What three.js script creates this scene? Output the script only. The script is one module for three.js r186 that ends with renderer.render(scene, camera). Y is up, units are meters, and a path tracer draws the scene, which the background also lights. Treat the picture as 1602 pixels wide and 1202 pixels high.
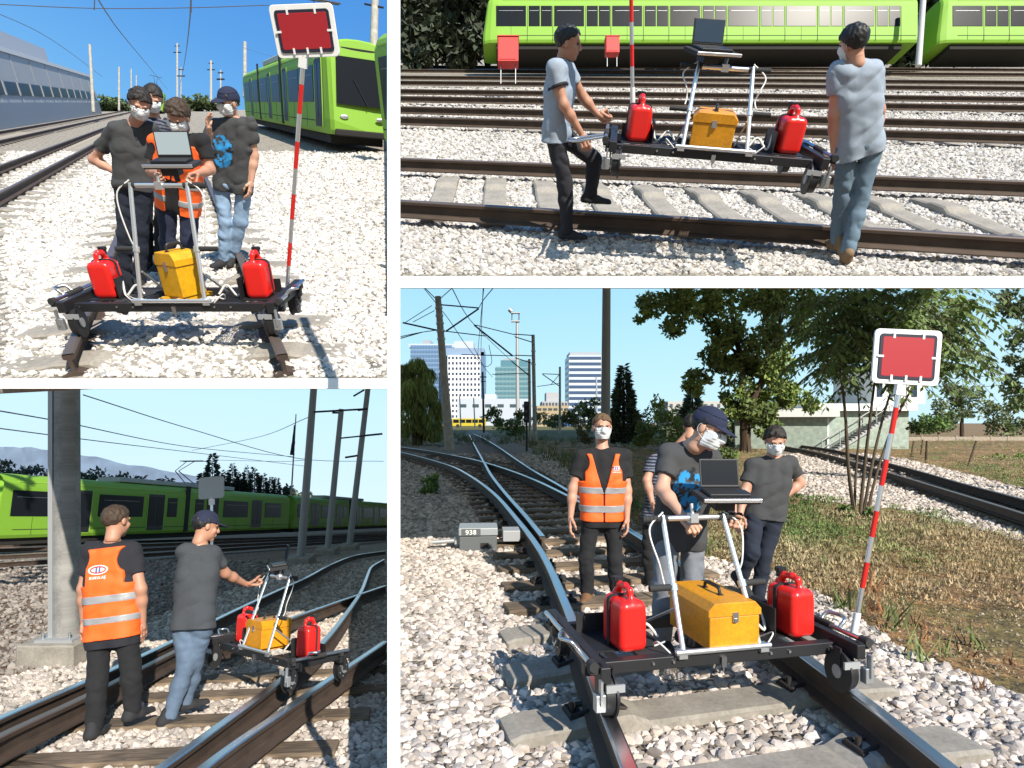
import * as THREE from 'three';
import { mergeGeometries } from 'three/addons/utils/BufferGeometryUtils.js';
import { RoundedBoxGeometry } from 'three/addons/geometries/RoundedBoxGeometry.js';

// ---------------------------------------------------------------- camera, sky, sun, exposure
const F = 950, CX = 801, CY = 660;                       // focal length and optical axis, in photograph pixels
const CAM = new THREE.Vector3(0, 1.62, 0);
const scene = new THREE.Scene();
const camera = new THREE.PerspectiveCamera(2 * Math.atan(CY / F) * 180 / Math.PI, 1602 / 1320, 0.1, 3000);
camera.position.copy(CAM);
camera.lookAt(0, 1.62, -10);
camera.setViewOffset(1602, 1320, 0, 0, 1602, 1202);      // a level camera with a raised lens
const renderer = new THREE.WebGLRenderer({ antialias: true });
renderer.toneMapping = THREE.LinearToneMapping;
renderer.toneMappingExposure = 1.5;
renderer.shadowMap.enabled = true;

const SKY_TILT = -9.2 * Math.PI / 180;
const SUN_AZ = 28 * Math.PI / 180, SUN_EL = 34 * Math.PI / 180;
const sun = new THREE.DirectionalLight(new THREE.Color(1, 0.93, 0.82), 5);
sun.position.set(Math.sin(SUN_AZ) * Math.cos(SUN_EL), Math.sin(SUN_EL), Math.cos(SUN_AZ) * Math.cos(SUN_EL)).multiplyScalar(120);
sun.castShadow = true;
Object.assign(sun.shadow.camera, { left: -60, right: 60, top: 60, bottom: -60, near: 1, far: 400 });
sun.shadow.mapSize.set(4096, 4096);
sun.name = 'sun';
scene.add(sun, sun.target);
{
  const w = 256, h = 256, d = new Float32Array(w * h * 4);
  const stops = [[-90, .26, .24, .21], [-.5, .26, .24, .21], [0, .58, .73, .82], [5, .52, .71, .82], [10, .48, .71, .82], [16, .39, .66, .80], [22, .31, .59, .78], [30, .15, .39, .69], [38, .085, .28, .63], [46, .05, .21, .57], [90, .035, .13, .40]];
  for (let j = 0; j < h; j++) {
    const e = ((j + .5) / h - .5) * 180;
    let k = 0; while (k < stops.length - 2 && e > stops[k + 1][0]) k++;
    const a = stops[k], b = stops[k + 1], u = (e - a[0]) / (b[0] - a[0]);
    for (let i = 0; i < w; i++) for (let c = 0; c < 3; c++) d[(j * w + i) * 4 + c] = .9 * (a[c + 1] + (b[c + 1] - a[c + 1]) * u), d[(j * w + i) * 4 + 3] = 1;
  }
  const t = new THREE.DataTexture(d, w, h, THREE.RGBAFormat, THREE.FloatType);
  t.mapping = THREE.EquirectangularReflectionMapping; t.magFilter = THREE.LinearFilter; t.minFilter = THREE.LinearFilter; t.needsUpdate = true;
  scene.background = t; scene.environment = t;
  scene.backgroundRotation.x = scene.environmentRotation.x = SKY_TILT;   // the valley horizon of the lowest, downhill yard
}

// ---------------------------------------------------------------- helpers
const V = (x, y, z) => new THREE.Vector3(x, y, z);
function mulberry(a) { return () => { a |= 0; a = a + 0x6D2B79F5 | 0; let t = Math.imul(a ^ a >>> 15, 1 | a); t = t + Math.imul(t ^ t >>> 7, 61 | t) ^ t; return ((t ^ t >>> 14) >>> 0) / 4294967296; }; }
const rnd = mulberry(11);
const R = (a, b) => a + (b - a) * rnd();
const clamp = (x, a, b) => Math.min(b, Math.max(a, x)), mix = (a, b, t) => a + (b - a) * t, sstep = (a, b, x) => { const t = clamp((x - a) / (b - a), 0, 1); return t * t * (3 - 2 * t); };
const hash3 = (x, y, z) => { let h = Math.imul(x, 374761393) ^ Math.imul(y, 668265263) ^ Math.imul(z, 2147483647 - 61); h = Math.imul(h ^ h >>> 13, 1274126177); return ((h ^ h >>> 16) >>> 0) / 4294967296; };
function n3(x, y, z) {
  const i = Math.floor(x), j = Math.floor(y), k = Math.floor(z); x -= i; y -= j; z -= k;
  x = x * x * (3 - 2 * x); y = y * y * (3 - 2 * y); z = z * z * (3 - 2 * z);
  const L = (a, b, t) => a + (b - a) * t;
  return L(L(L(hash3(i, j, k), hash3(i + 1, j, k), x), L(hash3(i, j + 1, k), hash3(i + 1, j + 1, k), x), y), L(L(hash3(i, j, k + 1), hash3(i + 1, j, k + 1), x), L(hash3(i, j + 1, k + 1), hash3(i + 1, j + 1, k + 1), x), y), z) * 2 - 1;
}
const fbm = (x, y, z, o = 4) => { let s = 0, a = .5; for (let i = 0; i < o; i++) { s += a * n3(x, y, z); x *= 2.03; y *= 2.03; z *= 2.03; a *= .5; } return s; };

// The site is four sloping yards; each has its own ground plane. Pixel positions of the photograph are turned into points on those planes.
class Yard {
  constructor(yh, h, x0, x1, y0, y1) {
    this.t = Math.atan((CY - yh) / F); this.h = h; this.x0 = x0; this.x1 = x1; this.y0 = y0; this.y1 = y1;
    this.q = new THREE.Quaternion().setFromAxisAngle(V(1, 0, 0), this.t); this.qi = this.q.clone().invert();
  }
  world(p) { return V(p.x, p.y - this.h, p.z).applyQuaternion(this.q).add(CAM); }
  local(w) { const p = w.clone().sub(CAM).applyQuaternion(this.qi); p.y += this.h; return p; }
  dir(px, py) { return V((px - CX) / F, -(py - CY) / F, -1).applyQuaternion(this.qi); }
  G(px, py, y = 0) { const d = this.dir(px, py), s = (y - this.h) / d.y; return V(d.x * s, y, d.z * s); }
  Z(px, py, z) { const d = this.dir(px, py), s = -z / d.z; return V(d.x * s, this.h + d.y * s, -z); }
  px(p) { const w = this.world(p).sub(CAM); return [CX + w.x / -w.z * F, CY - w.y / -w.z * F]; }
  m(p, yaw = 0) { return new THREE.Matrix4().compose(this.world(p), this.q.clone().multiply(new THREE.Quaternion().setFromAxisAngle(V(0, 1, 0), yaw)), V(1, 1, 1)); }
}
const TL = new Yard(160, 1.62, -60, 605, -60, 592), TR = new Yard(60, 1.62, 624, 1680, -60, 432), BL = new Yard(812, 1.62, -60, 605, 608, 1260), BR = new Yard(660, 1.62, 624, 1680, 450, 1260);

const used = {};
const numbered = (n) => { const k = used[n] = (used[n] ?? -1) + 1; return k ? n + '_' + String(k).padStart(3, '0') : n; };
function shadows(o) { o.traverse((c) => { if (c.isMesh) c.castShadow = c.receiveShadow = true; }); }
function tag(o, label, category, group, kind) { if (label) o.userData.label = label; if (category) o.userData.category = category; if (group) o.userData.group = group; if (kind) o.userData.kind = kind; return o; }
function thing(name, label, category, group) { const g = new THREE.Group(); g.name = numbered(name); scene.add(g); return tag(g, label, category, group); }
function mesh(name, geo, mat, parent, label) { const m = new THREE.Mesh(geo, mat); m.name = parent ? name : numbered(name); (parent || scene).add(m); if (label) m.userData.label = label; return m; }
function place(o, yard, p, yaw = 0) { const w = yard.world(p); o.position.copy(w); o.quaternion.copy(yard.q).multiply(new THREE.Quaternion().setFromAxisAngle(V(0, 1, 0), yaw)); o.updateMatrixWorld(true); return o; }
function placeUp(o, w, yaw = 0) { o.position.copy(w); o.rotation.set(0, yaw, 0); o.updateMatrixWorld(true); return o; }   // truly vertical
const clean = (g) => { if (g.index) g = g.toNonIndexed(); for (const k of Object.keys(g.attributes)) if (!['position', 'normal', 'uv', 'color'].includes(k)) g.deleteAttribute(k); return g; };
const merge = (list) => { list = list.map(clean); const all = ['uv', 'color'].filter((k) => !list.every((g) => g.attributes[k])); for (const g of list) for (const k of all) g.deleteAttribute(k); return mergeGeometries(list, false); };
const tri = (g, s = 1) => {                                 // uv in metres by the way each face points
  g = clean(g); if (!g.attributes.normal) g.computeVertexNormals();
  const p = g.attributes.position, n = g.attributes.normal, uv = new Float32Array(p.count * 2);
  for (let i = 0; i < p.count; i++) {
    const a = Math.abs(n.getX(i)), b = Math.abs(n.getY(i)), c = Math.abs(n.getZ(i)), x = p.getX(i), y = p.getY(i), z = p.getZ(i);
    const [u, v] = b >= a && b >= c ? [x, z] : a > c ? [z, y] : [x, y];
    uv[i * 2] = u * s; uv[i * 2 + 1] = v * s;
  }
  g.setAttribute('uv', new THREE.BufferAttribute(uv, 2)); return g;
};
const box = (w, h, d, x = 0, y = 0, z = 0) => tri(new THREE.BoxGeometry(w, h, d).translate(x, y, z));
const rbox = (w, h, d, r, x = 0, y = 0, z = 0, s = 2) => tri(new RoundedBoxGeometry(w, h, d, s, r).translate(x, y, z));
const cyl = (r0, r1, h, x = 0, y = 0, z = 0, n = 14) => new THREE.CylinderGeometry(r1, r0, h, n).translate(x, y + h / 2, z);
function bar(a, b, r, n = 8, r2 = r) { const d = b.clone().sub(a), g = new THREE.CylinderGeometry(r2, r, d.length(), n); g.applyQuaternion(new THREE.Quaternion().setFromUnitVectors(V(0, 1, 0), d.clone().normalize())); const c = a.clone().add(b).multiplyScalar(.5); return g.translate(c.x, c.y, c.z); }
function beam(a, b, w, h) { const d = b.clone().sub(a), g = new THREE.BoxGeometry(w, h, d.length()); const m = new THREE.Matrix4().lookAt(a, b, Math.abs(d.y) > .95 * d.length() ? V(1, 0, 0) : V(0, 1, 0)); g.applyMatrix4(m); const c = a.clone().add(b).multiplyScalar(.5); return tri(g.translate(c.x, c.y, c.z)); }
const tube = (pts, r, n = 24, k = 6) => new THREE.TubeGeometry(new THREE.CatmullRomCurve3(pts), n, r, k, false);
// cut a thing along the side wall of its yard
function clipPlane(geo, mw, nrm, off) {
  const g = clean(geo.clone()), keys = Object.keys(g.attributes), out = {}; for (const k of keys) out[k] = [];
  const p = g.attributes.position, v = V(), dist = [];
  for (let i = 0; i < p.count; i++) { v.fromBufferAttribute(p, i).applyMatrix4(mw); dist.push(v.dot(nrm) - off); }
  const get = (k, i) => { const a = g.attributes[k], r = []; for (let c = 0; c < a.itemSize; c++) r.push(a.getComponent(i, c)); return r; };
  for (let i = 0; i < p.count; i += 3) {
    const d = [dist[i], dist[i + 1], dist[i + 2]];
    if (d.every((x) => x < 0)) continue;
    let poly = [0, 1, 2].map((c) => { const o = { d: d[c] }; for (const k of keys) o[k] = get(k, i + c); return o; });
    if (d.some((x) => x < 0)) {
      const np = [];
      for (let c = 0; c < 3; c++) {
        const a = poly[c], b = poly[(c + 1) % 3];
        if (a.d >= 0) np.push(a);
        if ((a.d >= 0) !== (b.d >= 0)) { const t = a.d / (a.d - b.d), o = { d: 0 }; for (const k of keys) o[k] = a[k].map((x, j) => x + (b[k][j] - x) * t); np.push(o); }
      }
      poly = np;
    }
    for (let c = 1; c + 1 < poly.length; c++) for (const q of [poly[0], poly[c], poly[c + 1]]) for (const k of keys) out[k].push(...q[k]);
  }
  const r = new THREE.BufferGeometry(); for (const k of keys) r.setAttribute(k, new THREE.Float32BufferAttribute(out[k], g.attributes[k].itemSize)); return r;
}
function clipThing(o, px, keepLeft) {                        // the dividing plane runs from the lens through image column px
  o.updateMatrixWorld(true); const s = keepLeft ? 1 : -1, n = V(-s * F, 0, -s * (px - CX)).normalize(), off = n.dot(CAM), dead = [];
  o.traverse((c) => { if (c.isMesh && !c.isInstancedMesh) { c.geometry = clipPlane(c.geometry, c.matrixWorld, n, off); if (!c.geometry.attributes.position.count) dead.push(c); } });
  for (const d of dead) { for (const c of [...d.children]) d.parent.attach(c); d.parent.remove(d); }
  return o;
}

// ---------------------------------------------------------------- textures and materials
function dtex(w, h, fn, srgb = true) {
  const d = new Uint8Array(w * h * 4);
  for (let j = 0; j < h; j++) for (let i = 0; i < w; i++) { const c = fn(i / w, j / h); const k = (j * w + i) * 4; d[k] = clamp(c[0], 0, 1) * 255; d[k + 1] = clamp(c[1] ?? c[0], 0, 1) * 255; d[k + 2] = clamp(c[2] ?? c[0], 0, 1) * 255; d[k + 3] = 255; }
  const t = new THREE.DataTexture(d, w, h); t.wrapS = t.wrapT = THREE.RepeatWrapping; t.magFilter = THREE.LinearFilter; t.minFilter = THREE.LinearMipmapLinearFilter; t.generateMipmaps = true; if (srgb) t.colorSpace = THREE.SRGBColorSpace; t.needsUpdate = true; return t;
}
const pn = (u, v, f, z, o = 3) => {                          // tiling noise
  let s = 0, a = .5; for (let k = 0; k < o; k++) { const x = u * f, y = v * f, i = Math.floor(x), j = Math.floor(y), fx = x - i, fy = y - j, sx = fx * fx * (3 - 2 * fx), sy = fy * fy * (3 - 2 * fy), w = (p, q) => hash3(((p % f) + f) % f, ((q % f) + f) % f, z + k); s += a * (mix(mix(w(i, j), w(i + 1, j), sx), mix(w(i, j + 1), w(i + 1, j + 1), sx), sy) * 2 - 1); f *= 2; a *= .5; } return s;
};
function cells(u, v, f, z) {                                 // stones: nearest and second nearest cell centre
  const x = u * f, y = v * f, i = Math.floor(x), j = Math.floor(y); let a = 9, b = 9, id = 0;
  for (let p = -1; p < 2; p++) for (let q = -1; q < 2; q++) { const ii = ((i + p) % f + f) % f, jj = ((j + q) % f + f) % f, dx = i + p + hash3(ii, jj, z) - x, dy = j + q + hash3(ii, jj, z + 1) - y, d = dx * dx + dy * dy; if (d < a) { b = a; a = d; id = hash3(ii, jj, z + 2); } else if (d < b) b = d; }
  return [Math.sqrt(a), Math.sqrt(b), id];
}
const T = {};
T.ballast = dtex(512, 512, (u, v) => { const id = cells(u, v, 28, 5)[2], s = .56 + .36 * id + .08 * pn(u, v, 60, 3, 2); return [s, s * .98, s * .945]; });
T.ballastB = dtex(512, 512, (u, v) => { const [a, b] = cells(u, v, 28, 5); return [sstep(0, .5, b - a)]; }, false);
T.concrete = dtex(256, 256, (u, v) => { const s = .86 + .12 * pn(u, v, 6, 1, 4) + .1 * pn(u, v, 64, 2, 2); return [s, s * .985, s * .96]; });
T.dirt = dtex(512, 512, (u, v) => { const a = pn(u, v, 5, 9, 5), b = pn(u, v, 48, 4, 3), g = .6 * sstep(.05, .4, pn(u, v, 7, 20, 4)); const s = .80 + .25 * a + .3 * b + .5 * (hash3(Math.floor(u * 512), Math.floor(v * 512), 77) - .5) + .3 * (hash3(Math.floor(u * 170), Math.floor(v * 170), 78) - .5); return [s * mix(.74, .52, g), s * mix(.60, .53, g), s * mix(.42, .33, g)]; });
T.brown = dtex(512, 512, (u, v) => { const id = cells(u, v, 36, 15)[2], s = .36 + .34 * id + .12 * pn(u, v, 8, 3, 3); return [s, s * .85, s * .72]; });
T.wood = dtex(256, 256, (u, v) => { const s = .7 + .25 * pn(u, v * 1, 4, 7, 2) + .3 * pn(u * .12, v, 64, 5, 2); return [s, s * .94, s * .86]; });
T.noise = dtex(256, 256, (u, v) => { const s = .8 + .3 * pn(u, v, 8, 31, 5); return [s, s, s]; }, false);
T.cloth = dtex(256, 256, (u, v) => { const s = .88 + .12 * pn(u, v, 5, 41, 4) + .1 * pn(u, v, 90, 3, 1); return [s, s, s]; });
const lin = (r, g, b) => new THREE.Color().setRGB(r, g, b);
const std = (r, g, b, rough = .8, metal = 0, extra = {}) => new THREE.MeshStandardMaterial({ color: lin(r, g, b), roughness: rough, metalness: metal, ...extra });
const rep = (t, s) => { const c = t.clone(); c.repeat.set(s, s); c.needsUpdate = true; return c; };
const M = {
  white: std(.80, .80, .79, .6), whitePlaster: std(.84, .84, .83, .85),
  railSide: std(.085, .058, .043, .75, .25, { map: T.noise }), railTop: std(.55, .56, .58, .28, 1), railDull: std(.22, .17, .14, .45, .7),
  concrete: std(.36, .335, .30, .9, 0, { map: T.concrete }), concreteLight: std(.5, .49, .46, .9, 0, { map: T.concrete }), wood: std(.30, .25, .20, .9, 0, { map: rep(T.wood, 1.2) }),
  clip: std(.035, .03, .028, .7, .4), black: std(.016, .016, .018, .5, .1), blackMatte: std(.02, .02, .022, .85), rubber: std(.022, .022, .022, .8),
  steel: std(.62, .63, .65, .3, 1), steelDull: std(.42, .43, .44, .5, .8), galv: std(.40, .41, .42, .6, .5), alu: std(.75, .76, .78, .35, .9),
  red: std(.62, .018, .014, .32), redMatte: std(.55, .035, .03, .6), yellow: std(.84, .42, .006, .45, 0, { map: T.cloth }), yellowOrange: std(.80, .33, .01, .45, 0, { map: T.cloth }), cable: std(.62, .61, .58, .55),
  green: std(.20, .40, .03, .62, 0), greenRoof: std(.30, .50, .07, .6), glass: std(.012, .016, .022, .08, 0, {}), glassBlue: std(.03, .05, .08, .08), darkUnder: std(.02, .018, .017, .9),
  screen: std(.35, .42, .46, .3), brick: std(.3, .18, .13, .9),
};
M.glass = new THREE.MeshPhysicalMaterial({ color: lin(.010, .012, .016), roughness: .3, specularIntensity: .22 });
// ---------------------------------------------------------------- grounds
function polyGeo(pts, y) {                                   // flat sheet from local outline, uv in metres
  const s = new THREE.Shape(pts.map((p) => new THREE.Vector2(p.x, -p.z))), g = new THREE.ShapeGeometry(s).rotateX(-Math.PI / 2).translate(0, y, 0);
  return tri(g);
}
const matBallast = new THREE.MeshStandardMaterial({ color: lin(.60, .56, .50), map: rep(T.ballast, 1 / 1.4), bumpMap: rep(T.ballastB, 1 / 1.4), bumpScale: .02, roughness: .95 });
const matBallastBR = new THREE.MeshStandardMaterial({ color: lin(.52, .45, .39), map: rep(T.ballast, 1 / 1.5), bumpMap: rep(T.ballastB, 1 / 1.5), bumpScale: .02, roughness: .95 });
const matDirt = new THREE.MeshStandardMaterial({ color: lin(.68, .60, .49), map: rep(T.dirt, 1 / 4.3), roughness: 1 });
const matBrown = new THREE.MeshStandardMaterial({ color: lin(.62, .54, .48), map: rep(T.brown, 1 / 1.8), roughness: 1 });
function groundSheet(yard, outline, mat, y, label, name = 'ground') {
  const m = mesh(name, polyGeo(outline, y), mat); tag(m, label, 'ground', null, 'structure'); place(m, yard, V(0, 0, 0)); m.position.copy(yard.world(V(0, 0, 0))); return m;
}
function deck(yard, out, th, label) {                        // the white slab that carries an upper yard
  const s = new THREE.Shape(out.map((p) => new THREE.Vector2(p.x, -p.z))), g = new THREE.ExtrudeGeometry(s, { depth: th - .004, bevelEnabled: false }).rotateX(-Math.PI / 2).translate(0, -th, 0);
  const m = mesh('terrace_slab', tri(g), M.whitePlaster); tag(m, label, 'slab', null, 'structure'); place(m, yard, V(0, 0, 0)); return m;
}
function thickFor(yard, x, yTop, yBot) { const p = yard.G(x, yTop); let a = 0, b = 1; for (let i = 0; i < 40; i++) { const c = (a + b) / 2; if (yard.px(V(p.x, -c, p.z))[1] < yBot) a = c; else b = c; } return a; }
const outTL = [TL.G(605, 592), TL.G(605, 172), TL.G(-4, 172), TL.G(-4, 592)], outTR = [TR.G(1650, 432), TR.G(1650, 88), TR.G(624, 88), TR.G(624, 432)];
groundSheet(TL, outTL, matBallast, 0, 'pale ballast yard with the parked trams and the grey hall', 'ground');
groundSheet(TR, outTR, matBallast, 0, 'pale ballast yard crossed by parallel rails before the long tram', 'ground');
deck(TL, outTL, thickFor(TL, 300, 592, 608.5), 'white slab edge under the yard with the grey hall');
deck(TR, outTR, thickFor(TR, 1100, 432, 450.5), 'white slab edge under the yard where the trolley is carried');
for (const [yard, x0, x1, y0, y1, label] of [[TL, -4, 607, 592, 608.5, 'white edge beam along the yard with the grey hall'], [TR, 622, 1650, 432, 450.5, 'white edge beam along the yard where the trolley is carried']]) {
  const w = yard.world(yard.G((x0 + x1) / 2, y0)), D = -w.z - .035, X = (x) => (x - CX) / F * D, Y = (y) => CAM.y - (y - CY) / F * D;
  tag(mesh('edge_beam', rbox(X(x1) - X(x0), Y(y0) - Y(y1), .03, .004, (X(x0) + X(x1)) / 2, (Y(y0) + Y(y1)) / 2, -D - .015), M.whitePlaster), label, 'beam', null, 'structure');
}
groundSheet(BL, [V(-160, 0, -1), V(60, 0, -1), V(60, 0, -500), V(-400, 0, -500)], matBrown, -.02, 'brown gravel ground beside the curved tracks');
{
  const A = BR.G(614, 1500), B = BR.G(614, 662.6);
  groundSheet(BR, [A, V(40, 0, A.z), V(620, 0, B.z), V(B.x, 0, B.z)], matDirt, 0, 'dry grassy ground beyond the turnout');
  const P = (x, z, y) => V((x - CX) / F * z, y, -z), zs = [2.0, 40], pos = [], quad = (a, b, c, d) => pos.push(a, b, c, a, c, d);
  const c = [[610, 2], [618.5, 2], [618.5, 40], [610, 40]], top = c.map(([x, z]) => P(x, z, -.01)), bot = c.map(([x, z]) => P(x, z, -.25 - z * .165));
  quad(...top); for (let i = 0; i < 4; i++) quad(bot[i], bot[(i + 1) % 4], top[(i + 1) % 4], top[i]);
  const g = new THREE.BufferGeometry().setFromPoints(pos); g.computeVertexNormals();
  tag(mesh('retaining_wall', tri(g), M.whitePlaster), 'white retaining wall between the two lower yards', 'wall', null, 'structure');
  // the white post that stands between left and right yards
  const zP = 2.78, x0 = (605.5 - CX) / F * zP, x1 = (623.5 - CX) / F * zP, hgt = 4.6;
  tag(mesh('dividing_post', rbox(x1 - x0, hgt, .05, .004, (x0 + x1) / 2, hgt / 2 - .4, -zP - .025), M.whitePlaster), 'tall white post standing between the left and right yards', 'post', null, 'structure');
}
const pxPoly = (yard, list) => list.map(([x, y]) => yard.G(x, y));
const bedBR = [[618, 1400], [618, 697], [705, 690], [735, 674], [760, 675], [800, 692], [862, 712], [960, 800], [1060, 862], [1230, 902], [1335, 962], [1420, 1022], [1602, 1092], [1760, 1160], [1760, 1400]];
const bedBR2 = [[1215, 712], [1250, 697], [1420, 720], [1602, 765], [1760, 805], [1760, 905], [1602, 848], [1420, 800], [1260, 782], [1205, 750]];
const bedBL = [[-60, 1300], [-60, 1075], [120, 1035], [260, 960], [330, 935], [420, 905], [470, 880], [560, 855], [618, 846], [640, 1300]];
const bedBL2 = [[-60, 893], [200, 880], [320, 868], [480, 858], [618, 846], [618, 838], [300, 846], [-60, 868]];
groundSheet(BR, pxPoly(BR, bedBR), matBallastBR, .006, 'stony ballast bed under the turnout', 'ballast_bed');
groundSheet(BR, pxPoly(BR, bedBR2), matBallastBR, .006, 'stony ballast bed beside the pale green building', 'ballast_bed');
groundSheet(BR, pxPoly(BR, [[640, 686], [720, 684], [860, 690], [1100, 700], [1240, 692], [1240, 666], [640, 666]]), new THREE.MeshStandardMaterial({ color: lin(.30, .40, .16), map: rep(T.dirt, 1 / 7), roughness: 1 }), .004, 'watered lawn strip before the distant buildings', 'lawn');
groundSheet(BL, pxPoly(BL, bedBL), matBallastBR, .0, 'ballast bed under the curved rails', 'ballast_bed');
groundSheet(BL, pxPoly(BL, bedBL2), matBallast, .0, 'pale ballast strip along the parked tram', 'ballast_bed');
const inPoly = (x, y, P) => { let c = false; for (let i = 0, j = P.length - 1; i < P.length; j = i++) if ((P[i][1] > y) !== (P[j][1] > y) && x < (P[j][0] - P[i][0]) * (y - P[i][1]) / (P[j][1] - P[i][1]) + P[i][0]) c = !c; return c; };

function stoneGeo(seed) {
  const g = new THREE.IcosahedronGeometry(1, 1), p = g.attributes.position, v = V(), sx = .8 + .4 * hash3(seed, 1, 1), sy = .55 + .25 * hash3(seed, 2, 1), cuts = [];
  for (let i = 0; i < 11; i++) cuts.push([V(hash3(seed, i, 5) - .5, hash3(seed, i, 6) - .5, hash3(seed, i, 7) - .5).normalize(), (.5 + .3 * hash3(seed, i, 8))]);
  for (let i = 0; i < p.count; i++) { v.fromBufferAttribute(p, i); v.multiplyScalar(1 + .16 * n3(v.x * 1.7 + seed * 9, v.y * 1.7, v.z * 1.7)); for (const [n, c] of cuts) { const d = v.dot(n) - c; if (d > 0) v.addScaledVector(n, -d); } v.set(v.x * sx, v.y * sy, v.z); p.setXYZ(i, v.x, v.y, v.z); }
  g.computeVertexNormals(); return g;
}
const stoneGeos = [1, 2, 3, 4, 5, 6].map(stoneGeo), stoneMat = std(1, 1, 1, .95, 0, { map: null });
function scatter(name, yard, { z0, zn, z1, dens, size, px, keep, colour, label, geos = stoneGeos, mat = stoneMat, lift = .1, kind = 'stuff', cat = 'ballast', tilt = 3, aspect = null, grow = 2.2 }) {
  const lists = geos.map(() => []), m = new THREE.Matrix4(), q = new THREE.Quaternion(), e = new THREE.Euler();
  const r = mulberry(z0 * 1000 + yard.x0 + label.length);
  // strips in depth: constant density up to zn, then falling with the square of the distance while stones stand for small heaps
  for (let z = z0; z < z1;) {
    const dz = .12 * Math.max(1, z / 4), d = z < zn ? dens : dens * (zn / z) ** 2;
    const xa = yard.Z(px[0], yard.y0, z), xb = yard.Z(px[1], yard.y0, z);   // widest outline
    let lo = 1e9, hi = -1e9; for (const py of [yard.y0, yard.y1]) for (const x of px) { const g = yard.G(x, Math.max(py, 0)); }
    const w = yard.world(V(0, 0, -z)), D = -w.z; lo = (px[0] - CX) / F * D; hi = (px[1] - CX) / F * D;
    const n = (hi - lo) * dz * d, cnt = Math.floor(n) + (r() < n % 1 ? 1 : 0);
    for (let i = 0; i < cnt; i++) {
      const x = lo + (hi - lo) * r(), zz = z + dz * r(), p = V(x, 0, -zz), [ax, ay] = yard.px(p);
      const s0 = r(), sh = r();
      if (ax < px[0] + 1 || ay > yard.y1 - 3 || ax > px[1] - 1 || (keep && !keep(ax, ay, x, zz, sh))) continue;
      const s = size * (.5 + 1.0 * s0 * s0 * s0 + .25) * (zz < zn ? 1 : Math.min(grow, Math.sqrt(zz / zn)));
      e.set((r() - .5) * tilt, r() * 6.28, (r() - .5) * tilt * .5); q.setFromEuler(e);
      m.compose(V(x, s * (lift - .25 * r()), -zz), q, aspect ? V(s, s * aspect(r), s) : V(s, s, s));
      const k = Math.floor(r() * geos.length) % geos.length; lists[k].push([m.clone(), colour(r, x, zz, ax, ay)]);
    }
    z += dz;
  }
  const mats = Array.isArray(mat) ? mat : null;
  geos.forEach((g, k) => {
    const L = lists[k]; if (!L.length) return;
    const im = new THREE.InstancedMesh(g, mats ? mats[k] : mat, L.length); L.forEach(([a, c], i) => { im.setMatrixAt(i, a); im.setColorAt(i, c); });
    im.name = numbered(name); tag(im, label, cat, null, kind); scene.add(im); place(im, yard, V(0, 0, 0)); im.castShadow = im.receiveShadow = true;
  });
}
const greyStone = (lo, hi, warm) => (r) => { const s = mix(lo, hi, r()) * (r() < .12 ? .62 : 1), w = warm * (r() - .25); return lin(s * (1.04 + w * .5), s * .985, s * (.94 - w)); };
scatter('ballast_stones', TL, { z0: 3.3, zn: 6.5, z1: 24, dens: 1150, size: .0235, px: [-3, 605], label: 'loose pale ballast stones round the trolley and the standing men', colour: greyStone(.42, .64, .10) });
scatter('ballast_stones', TR, { z0: 3.9, zn: 7, z1: 26, dens: 1100, size: .0235, px: [624, 1660], label: 'loose pale ballast stones between the rails the two carriers cross', colour: greyStone(.34, .56, .08) });
scatter('ballast_stones', BR, { z0: 2.1, zn: 6, z1: 30, dens: 980, size: .029, px: [619, 1660], label: 'loose grey and pinkish ballast stones round the turnout', keep: (x, y) => inPoly(x, y, bedBR) || (inPoly(x, y, bedBR2)), colour: (r) => { const s = mix(.26, .60, r()) * (r() < .15 ? .6 : 1), w = .25 * (r() - .1); return lin(s * (1.08 + w * .3), s * .97, s * (.90 - w * .35)); } });
scatter('ballast_stones', BL, { z0: 3.2, zn: 6, z1: 24, dens: 760, size: .028, px: [-40, 612], label: 'loose tan ballast stones between the curved rails', keep: (x, y, a, b, s) => inPoly(x, y, bedBL) || s < .35, colour: (r, a, b, x, y) => { const on = inPoly(x, y, bedBL), s = on ? mix(.24, .52, r()) : mix(.13, .30, r()); return lin(s * 1.1, s * .96, s * .84); } });

let window_TL;
const RAIL = [[-.07, 0], [.07, 0], [.07, .012], [.018, .03], [.011, .045], [.011, .112], [.036, .126], [.036, .150], [-.036, .150], [-.036, .126], [-.011, .112], [-.011, .045], [-.018, .03], [-.07, .012]];
const HEAD = [[-.036, .1503], [-.034, .156], [-.026, .160], [.026, .160], [.034, .156], [.036, .1503]];
function sweep(pts, prof, closed, base = 0) {
  const pos = [], n = pts.length, fr = pts.map((p, i) => { const d = pts[Math.min(n - 1, i + 1)].clone().sub(pts[Math.max(0, i - 1)]); d.y = 0; d.normalize(); return V(-d.z, 0, d.x); });
  const at = (i, k) => { const [a, b] = prof[k % prof.length]; return V(pts[i].x + fr[i].x * a, pts[i].y + base + b, pts[i].z + fr[i].z * a); };
  for (let i = 0; i + 1 < n; i++) for (let k = 0; k < prof.length - (closed ? 0 : 1); k++) { const a = at(i, k), b = at(i, k + 1), c = at(i + 1, k + 1), d = at(i + 1, k); pos.push(a, c, b, a, d, c); }
  if (closed) for (const i of [0, n - 1]) { const sh = THREE.ShapeUtils.triangulateShape(prof.map(([a, b]) => new THREE.Vector2(a, b)), []); for (const t of sh) pos.push(...t.map((k) => at(i, k))); }
  const g = new THREE.BufferGeometry().setFromPoints(pos); g.computeVertexNormals(); return tri(g);
}
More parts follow.
